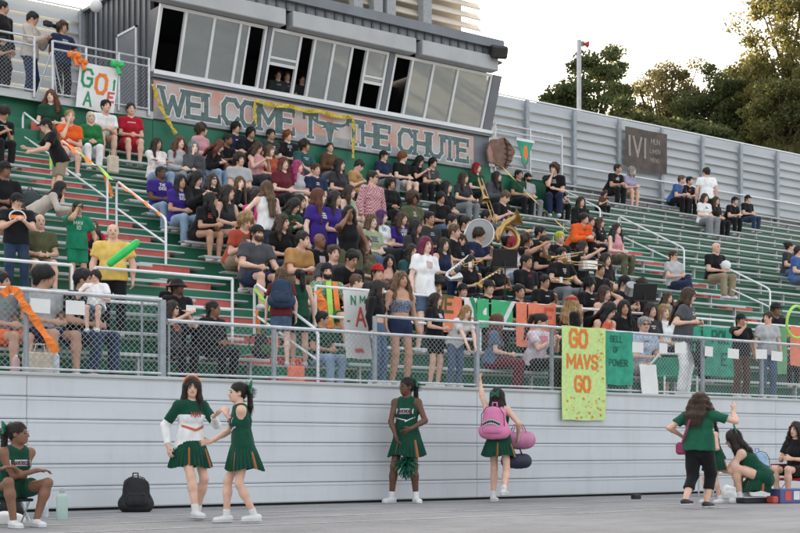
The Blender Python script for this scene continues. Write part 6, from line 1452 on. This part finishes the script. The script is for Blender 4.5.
# red ribbons at right: lime hoop
p = pix(797, 322, 1.6); o = MB().tube([(.32*math.cos(t), .02*math.sin(2*t), .32*math.sin(t)) for t in np.linspace(0, 2*math.pi, 24)], .03, 6).build('hoop', M_gribbon, None, True, p); tag(o, 'lime green ring hung at the right end of the guard rail', 'ring')
# green inflatable stick, held by the yellow shirt
a, b = pix(108,265,2.55), pix(139,241,2.45); o = MB().tube([(0,0,0),(b-a)*.06,(b-a)*.5,(b-a)*.94,(b-a)], [.03,.055,.06,.055,.03], 10).build('cheer_stick', mat('stick_green', (.02,.55,.10), .35), None, True, a); tag(o, 'bright green inflatable cheer stick held by the yellow shirt', 'cheer stick')
# globe on a pole by the press box side
p = pix(96, 6, DW+1.0); e = empty('globe_lamp', (p.x, p.y, ZL), 0, 'white round globe on a thin pole beside the press box', 'lamp')
MB().lathe([(.01,-.15),(.08,-.128),(.13,-.075),(.15,0),(.13,.075),(.08,.128),(.01,.15)], 16, c=(0,0,p.z-ZL)).build('globe', M_white, e, True); MB().tube([(0,0,0),(0,0,p.z-ZL-.14)], .02, 6).build('pole', M_post, e)
# tripod and camera on the landing
tp = pix(52, 60, DW+.4); e = empty('tripod', (tp.x, tp.y, ZL), 0, 'silver and black tripod on the landing', 'tripod')
for q in range(3): 
    t = q*2.1+.5; MB().tube([(0,0,1.15),(.42*math.cos(t),.3*math.sin(t),0)], [.022,.014], 6).build('leg', M_pipe, e)
MB().cbox(-.05,.05,-.05,.05,1.12,1.3,.01).build('head', mat('black_plastic', (.015,.015,.017), .5), e)
M_blk = MATS['black_plastic']
cp = pix(47, 24, DW+.75); e = empty('video_camera', cp, R(20), 'black video camera raised by the beige shirt', 'camera')
MB().cbox(-.08,.12,-.06,.06,-.05,.07,.015).build('camera_body', M_blk, e); MB().lathe([(.045,0),(.05,.14),(.055,.2)], 12, c=(.12,0,.01), axis=(1,0,0)).build('lens', M_blk, e, True)
# ------------------------------------------------------------------ band instruments
M_brass = mat('brass', (.46,.30,.11), .36, .85, var=.15, scale=8); M_silver = mat('silver_plate', (.62,.62,.62), .3, .8); M_drum = mat('drum_head', (.36,.37,.37), .5, var=.05); M_drums = mat('drum_shell', (.30,.31,.32), .35, .5)
def head_world(pid): 
    e, k, s = PEOPLE[pid]; return Vector(e.location)+Vector(rotz(k.head*s, e.rotation_euler[2]))
def bass_drum(px, py, d, r):
    p = pix(px, py, d); e = empty('bass_drum', p, R(-35), 'big white headed bass drum among the band', 'drum')
    MB().lathe([(r,-.2),(r,.2)], 32, axis=(0,1,0)).build('shell', M_drums, e, True)
    for q in (-1, 1): MB().lathe([(.01,.0),(r*.99,.0),(r*.985,.012),(.01,.018)], 32, c=(0,.203*q,0), axis=(0,q,0)).build('drum_head', M_drum, e, True); MB().tube([(r*1.01*math.cos(t), .2*q, r*1.01*math.sin(t)) for t in np.linspace(0, 2*math.pi, 33)], .022, 6, cap=False).build('hoop', M_silver, e, True)
    for i in range(10):
        t = i*math.pi/5; MB().tube([(r*1.03*math.cos(t),-.2,r*1.03*math.sin(t)),(r*1.03*math.cos(t),.2,r*1.03*math.sin(t))], .008, 5).build('tension_rod', M_silver, e)
bass_drum(479, 235, 6.6, .29)
def horn_tube(name, label, cat, p, pts, rs, m, bell=None, rz=0., extra=None):
    e = empty(name, p, rz, label, cat, 'band instruments'); MB().tube(pts, rs, 10).build('tubing', m, e, True)
    if bell: c, ax, prof = bell; MB().lathe(prof, 20, c=c, axis=ax).build('bell', m, e, True)
    if extra:
        for nm, mb in extra: mb.build(nm, M_silver, e, True)
    return e
p = pix(508, 238, 5.6)
pts = [(math.cos(t)*.36, .12*math.sin(t), math.sin(t)*.36) for t in np.linspace(-2.2, 3.3, 22)]
pts = [(a, b, c) for a, b, c in pts]+[(-.1,.1,.42),(.14,.06,.56)]
sp = empty('sousaphone', p, R(-15), 'big gold sousaphone coil with flared bell', 'sousaphone', 'band instruments')
MB().tube(pts, [.028+.0035*i for i in range(len(pts))], 12).build('coil', M_brass, sp, True)
MB().lathe([(.1,0),(.12,.1),(.17,.2),(.26,.27),(.33,.3),(.325,.305),(.16,.21),(.09,.05)], 24, c=(.12,.06,.54), axis=(.75,-.35,.35)).build('bell', M_brass, sp, True)
MB().tube([(-.2,-.05,-.3),(-.34,-.12,-.1),(-.4,-.18,.05)], .016, 8).build('lead_pipe', M_brass, sp, True)
def slide_horn(px1, px2, d1, d2, label):
    a, b = pix(*px1, d1), pix(*px2, d2); v = b-a; e = empty('trombone', a, 0, label, 'trombone', 'band instruments'); s = v.normalized().cross(Vector((0,1,0))).normalized()*.05
    MB().tube([s, v+s, v+s*.5+v.normalized()*.05, v-s, -s], .012, 8).build('slide', M_brass, e, True)
    MB().lathe([(.012,0),(.016,.3),(.03,.45),(.07,.56),(.1,.6),(.095,.6),(.03,.46)], 16, c=(-s*1.5+v*.05), axis=v).build('bell', M_brass, e, True)
slide_horn((480,178),(495,222), 7.8, 7.2, 'gold trombone pointing down in front of the leaning band member')
def trumpet(px1, px2, d, label):
    a, b = pix(*px1, d), pix(*px2, d-.15); v = b-a; L = v.length; u = v/L; e = empty('trumpet', a, 0, label, 'trumpet', 'band instruments'); w = Vector((0,0,.05))
    MB().tube([Vector((0,0,0)), u*L*.75, u*L*.82-w*.5, u*L*.75-w, u*L*.2-w, u*L*.14-w*.5, u*L*.2], .011, 8).build('tubing', M_brass, e, True)
    MB().lathe([(.011,0),(.014,L*.2),(.035,L*.33),(.062,L*.37),(.058,L*.37)], 14, c=u*L*.63, axis=u).build('bell', M_brass, e, True)
    for q in range(3): MB().tube([u*L*(.4+.05*q)+w*.5, u*L*(.4+.05*q)-w*1.6], .012, 8).build('valve', M_silver, e, True)
trumpet((583,252),(549,258), 3.6, 'brass trumpet held level left of the lime hair'); trumpet((602,265),(565,261), 3.5, 'brass trumpet raised beside the music desk')
trumpet((552,278),(572,279), 3.2, 'brass horn lying on grey trousers'); trumpet((460,265),(482,261), 4.4, 'brass trumpet across the navy shirt band member')
def sax(px, py, d, rz, label, m):
    p = pix(px, py, d); pts = [(-.02,0,.42),(-.06,-.05,.46),(-.03,-.02,.38),(.0,0,.1),(.02,0,-.2),(.05,-.04,-.29),(.12,-.08,-.27),(.15,-.1,-.15)]
    e = empty('saxophone', p, rz, label, 'saxophone', 'band instruments'); MB().tube(pts, [.008,.009,.014,.02,.03,.035,.04,.05], 10).build('body_tube', m, e, True)
    MB().lathe([(.05,0),(.065,.08),(.09,.13),(.085,.13),(.05,.04)], 16, c=(.15,-.1,-.16), axis=(.25,-.1,1)).build('bell', m, e, True)
    for q in range(7): MB().lathe([(.016,0),(.016,.01),(.003,.012)], 8, c=(.005,-.025,.3-.075*q), axis=(0,-1,0)).build('key', M_silver, e, True)
    e.rotation_euler = (0, R(62), rz)
sax(453, 268, 4.25, R(10), 'silver saxophone held sideways by the brown haired band member', M_silver); sax(489, 276, 4.0, R(-20), 'gold saxophone behind the white poster', M_brass)
def music_stand(px, py, d, zf, label):
    p = pix(px, py, d); e = empty('music_stand', (p.x, d, zf), R(150), label, 'music stand', 'band instruments'); h = p.z-zf
    o = MB().cbox(-.24,.24,-.012,.012,-.17,.17,.01).build('desk', M_blk, e, loc=(0,0,h)); o.rotation_euler = (R(-18),0,0); MB().box(-.24,.24,.0,.06,h-.19,h-.17).build('ledge', M_blk, e)
    MB().tube([(0,0,.1),(0,0,h-.05)], .012, 6).build('stem', M_blk, e)
    for q in range(3): MB().tube([(0,0,.12),(.22*math.cos(q*2.1),.22*math.sin(q*2.1),0)], .01, 5).build('leg', M_blk, e)
music_stand(505, 258, D0+RUN*3+.12, zrow(3), 'black music stand below the sousaphone'); music_stand(645, 292, D0+RUN*2+.15, zrow(2), 'black music stand before the dark fringe')
p = pix(588, 266, 4.2); e = empty('snare_drum', p, 0, 'silver snare drum beside the pale jeans', 'drum', 'band instruments'); MB().lathe([(.19,-.08),(.19,.08)], 24).build('shell', M_silver, e, True); MB().lathe([(.01,.0),(.185,.0),(.18,.012),(.01,.014)], 24, c=(0,0,.081)).build('drum_head', M_drum, e, True)
for q in range(3): MB().tube([(0,0,-.1),(.2*math.cos(q*2.1),.2*math.sin(q*2.1),p.z*0-.55)], .01, 5).build('leg', M_blk, e)
p = pix(631, 289, 3.6); e = empty('small_drum', p, 0, 'small white drum under the black cap beside the music stand', 'drum', 'band instruments'); MB().lathe([(.12,-.1),(.12,.1)], 20, axis=(-.3,-.6,.6)).build('shell', M_silver, e, True); MB().lathe([(.01,0),(.115,0),(.11,.01)], 20, c=Vector((-.3,-.6,.6)).normalized()*.102, axis=(-.3,-.6,.6)).build('drum_head', M_drum, e, True)
sp.scale = (.66,.66,.66)
# ------------------------------------------------------------------ things in the crowd
def sdf_thing(fn, lo, hi, vox): 
    f = Field(lo, hi, vox); fn(f); return f.mesh('thing')
def rucksack(label, loc, rz, m, m2, s=1., tilt=0., cat='backpack', straps=True, extra=None):
    e = empty('backpack', loc, rz, label, cat); e.scale = (s,s,s); e.rotation_euler = (tilt, 0, rz)
    def shape(f):
        f.cone((0,0,.09), (0,0,.30), (.15,.085), (.135,.075), (1,0,0), k=.05); f.cone((-.1,0,.08), (.1,0,.08), .085, .085, k=.06); f.ripple(.004, 25, 3)
    def pocket(f): f.cone((-.07,-.09,.10), (.07,-.09,.10), (.045,.05), (.045,.05), k=.04); f.cone((-.06,-.085,.16), (.06,-.085,.16), .045, .045, k=.05); f.ripple(.003, 30, 5)
    child('pack', cached('rucksack', lambda: sdf_thing(shape, (-.26,-.2,-.05), (.26,.2,.5), .012)), m, e); child('pocket', cached('rucksack_pocket', lambda: sdf_thing(pocket, (-.2,-.2,.0), (.2,.05,.3), .012)), m2, e)
    MB().tube([(-.03,.03,.37),(-.025,.03,.42),(.025,.03,.42),(.03,.03,.37)], .009, 6).build('grab_handle', m2, e, True)
    MB().tube([(-.14,-.06,.12),(-.135,-.07,.28),(-.08,-.07,.36),(0,-.065,.385),(.08,-.07,.36),(.135,-.07,.28),(.14,-.06,.12)], .005, 5).build('zip', M_blk, e, True); MB().tube([(-.1,-.135,.17),(0,-.15,.195),(.1,-.135,.17)], .004, 5).build('zip', M_blk, e, True)
    if straps:
        for q in (-1, 1): MB().tube([(.07*q,.06,.36),(.09*q,.14,.33),(.1*q,.16,.2),(.09*q,.09,.06)], .014, 6).build('strap', m2, e, True)
    return e
M_bagk = mat('bag_black', (.012,.012,.014), .75, var=.3, scale=12, bump=.3, bscale=30); M_bagn = mat('bag_navy', (.018,.04,.085), .75, var=.25, scale=10, bump=.3, bscale=30); M_bagp = mat('bag_pink', (.72,.22,.42), .7, var=.08, scale=8, bump=.2, bscale=30)
def on_back(pid, label, m, m2, s=1.):
    e, k, sz = PEOPLE[pid]; a = e.rotation_euler[2]; o = rotz(V3(0,.2,0)*sz, a); q = rotz(V3(k.chest[0],k.chest[1],0)*sz, a)
    return rucksack(label, (e.location.x+o[0]+q[0], e.location.y+o[1]+q[1], e.location.z+k.waist[2]*sz-.06), a+math.pi, m, m2, s)
on_back('pack', 'navy backpack worn in the aisle', M_bagn, M_bagn, 1.15)
def tote(name, label, loc, w, d, h, m, cat='bag', rz=0.):
    e = empty(name, loc, rz, label, cat); MB().cbox(-w/2,w/2,-d/2,d/2,0,h,.02).build('bag_body', m, e)
    for q in (-1, 1): MB().tube([(-w*.25,q*d*.4,h),(-w*.2,q*d*.4,h+.1),(w*.2,q*d*.4,h+.1),(w*.25,q*d*.4,h)], .007, 5).build('handle', m, e, True)
    return e
M_tote = mat('canvas', (.55,.47,.36), .9, var=.15, scale=10)
tote('tote_bag', 'cream canvas tote on the wall walkway behind the fence', (pix(40,370,.3).x, .3, WZ), .42, .14, .26, mat('canvas_striped', (.66,.62,.52), .9, scale=10, col2=(.5,.4,.3)), rz=.1)
tote('tote_bag', 'pale canvas tote between white trousers and white shirt', pix(113,158,10.15)-Vector((0,0,.3)), .22, .12, .34, M_tote)
def bottle(label, loc, r, h, m, m2, grp=None):
    e = empty('bottle', loc, 0, label, 'bottle', grp); MB().lathe([(r*.9,0),(r,.02),(r,h*.72),(r*.75,h*.80),(r*.45,h*.84)], 16).build('bottle_body', m, e, True); MB().lathe([(r*.5,h*.84),(r*.5,h*.95),(r*.3,h)], 12).build('cap', m2, e, True); return e
M_mint = mat('bottle_mint', (.42,.56,.50), .4, var=.06); M_clear = mat('bottle_clear', (.55,.62,.68), .2, var=.2, scale=14)
bottle('clear water bottle under the orange ribbon behind the fence', (pix(56,372,.25).x, .25, WZ), .042, .30, M_clear, M_white)
bottle('pink water bottle beside the canvas tote', (pix(16,372,.3).x, .3, WZ), .045, .22, mat('bottle_pink', (.6,.35,.38), .4), M_white)
# coral handbag, orange and green shoes beside the pale jeans
tote('handbag', 'coral handbag beside the pale jeans in the front row', (pix(296,366,.75).x, .75, WZ+.0), .24, .12, .26, mat('bag_coral', (.75,.18,.10), .7, var=.2, scale=9))
# white shoulder bag
e, k, s = PEOPLE['whitebag']; hp = head_world('whitebag'); o = empty('shoulder_bag', (hp.x+.02, hp.y-.24, hp.z-.68*s), 0, 'white shoulder bag worn over a purple shirt', 'bag'); MB().cbox(-.14,.14,-.04,.04,-.1,.07,.03).build('pouch', M_white, o, True); MB().tube([(-.1,.05,.06),(.05,.06,.3),(.1,.1,.55)], .01, 5).build('strap', M_white, o, True)
# white tote by green hoodie
tote('tote_bag', 'white printed bag at the feet of the dark green hoodie', pix(284,243,5.9)-Vector((0,0,.28)), .36, .16, .26, mat('bag_cloth_white', (.62,.62,.62), .8, scale=8, col2=(.25,.28,.30)), rz=.35)
# scarf of the bearded one
hp = head_world('scarf')
for q, m in ((-1, M_gribbon), (1, M_oribbon)):
    o = MB().hexa([(-.05,-.02,-.75),(.05,-.02,-.75),(.05,.0,-.75),(-.05,.0,-.75),(-.05-.02*q,.1,0),(.05-.02*q,.1,0),(.05-.02*q,.12,0),(-.05-.02*q,.12,0)]).build('scarf', m, None, loc=(hp.x+.08*q, hp.y-.24, hp.z-.17)); tag(o, ('lime' if q < 0 else 'orange')+' scarf end hanging on the green check shirt', 'scarf')
# orange streamers pair beside
strip('ribbon', pl([(318,290),(324,310),(330,330)], 2.7, 5), .16, M_oribbon, 'wide orange streamer on the guard rail beside the check shirt')
# small boy held on the lap
S(96,251,dict(lean=6, lh=(.12,-.30,.72), rh=(-.18,-.28,.86), hyaw=-15),-35,'m',2,'mop','dark','tee','white','shorts','denim','small boy in white shirt and denim shorts on the lap', at=(1.45,WZ+.62), grp='spectators in the bleachers', size=.66)
# phone of the filmer, helmet
hp = head_world('filmer'); o = empty('phone', hp+Vector((.06,-.42,-.02)), R(10), 'silver phone held up to film in the front row', 'phone'); MB().cbox(-.085,.085,-.005,.005,-.042,.042,.004).build('case', M_silver, o); MB().box(-.078,.078,.0055,.007,-.036,.036).build('screen', mat('screen_dark', (.03,.05,.06), .15), o)
hp = head_world('helmet'); o = MB().lathe([(.005,-.12),(.09,-.1),(.13,-.03),(.13,.03),(.09,.1),(.005,.13)], 18).build('helmet', M_white, None, True, (hp.x+.0, hp.y-.32, hp.z-.48)); tag(o, 'white helmet on the lap of the bald person', 'helmet')
# red bandana
e, k, s = PEOPLE['redband']; me = cached('bandana', lambda: sdf_thing(lambda f: (f.ell((0,.018,.05), (.096,.112,.095)), f.cut((0,0,.045), (0,0,-1)), f.cut((0,0,.1), (0,0,1))), (-.2,-.2,-.1), (.2,.25,.25), .011))
child('bandana', me, cloth_mat('red'), e, Vector(k.head), k.hrot.to_euler())
# prints: logo shirt, jersey
def add_print(pid, top, qs, m, nm='shirt_print', off=.006):
    e, k, s = PEOPLE[pid]; key = [kk for kk in CACHE if isinstance(kk, tuple) and kk[0] == 'top' and kk[3] == top and CACHE[kk] in [c.data for c in e.children]][0]
    return print_on(e, k, CACHE[key], qs, nm, m, 0, off)
ring = [[(math.cos(a)*.125,math.sin(a)*.125),(math.cos(a)*.1,math.sin(a)*.1),(math.cos(b)*.1,math.sin(b)*.1),(math.cos(b)*.125,math.sin(b)*.125)] for a, b in [(R(20*i-30), R(20*i-10)) for i in range(12)]]
add_print('logo', 'tee', ring, P_w); add_print('logo', 'tee', [[(-.11,.03),(-.11,-.035),(.11,-.035),(.11,.03)]], P_o, off=.008)
add_print('jersey', 'tee', [[(x-.02, z-.02) for x, z in q] for q in tq(['MAV','10'], .06)], mat('print_pale', (.55,.6,.5), .8))
# green folding chair back, camp chairs, cooler in the front row
p = pix(668, 342, 1.25); e = empty('folding_chair', (p.x, 1.2, WZ), R(-20), 'green canvas folding chair with white arch in the front row', 'chair')
MB().tube([(-.38,0,0),(-.38,0,.62),(-.2,0,.8),(.2,0,.8),(.38,0,.62),(.38,0,0)], .022, 8).build('frame', M_wpipe, e, True); MB().cbox(-.34,.34,.02,.05,.3,.74,.02).build('backrest', M_tg, e); MB().cbox(-.34,.34,-.4,.02,.36,.4,.015).build('seat', M_tg, e)
for q in (-1, 1): MB().tube([(.32*q,-.4,.38),(.32*q,-.4,0)], .018, 6).build('leg', M_wpipe, e)
o = rucksack('black shoulder bag held open below the long brown hair', pix(700,352,.5)-Vector((0,0,.15)), R(30), M_bagk, M_bagk, .95)
o = rucksack('black and green backpack on the bleacher steps', (pix(262,325,1.6).x, 1.62, zrow(0)+.42), R(20), M_bagk, mat('bag_greenblack', (.03,.1,.03), .7), .95)
o = rucksack('dark backpack set down beside the bending person', (pix(33,185,8.2).x, 8.3, zrow(9)), R(0), mat('bag_slate', (.03,.045,.05), .7), MATS['bag_black'], 1.3)
o = rucksack('black backpack left of the bending person', (pix(10,185,8.2).x, 8.3, zrow(9)), R(0), M_bagk, M_bagk, 1.2)
o = MB().cbox(-.3,.3,-.02,.02,0,.35,.015).build('seat_cushion', M_red, None, loc=(pix(43,120,DW-.3).x, DW-.35, zrow(15)+.42)); tag(o, 'red jacket on the seat back beside the auburn waves', 'jacket')
for (px, py, lb) in ((650,262,'red seat pad on a bench above the crossed legs'), (731,307,'red seat pad below the bald person')):
    pass
crew_on_track()
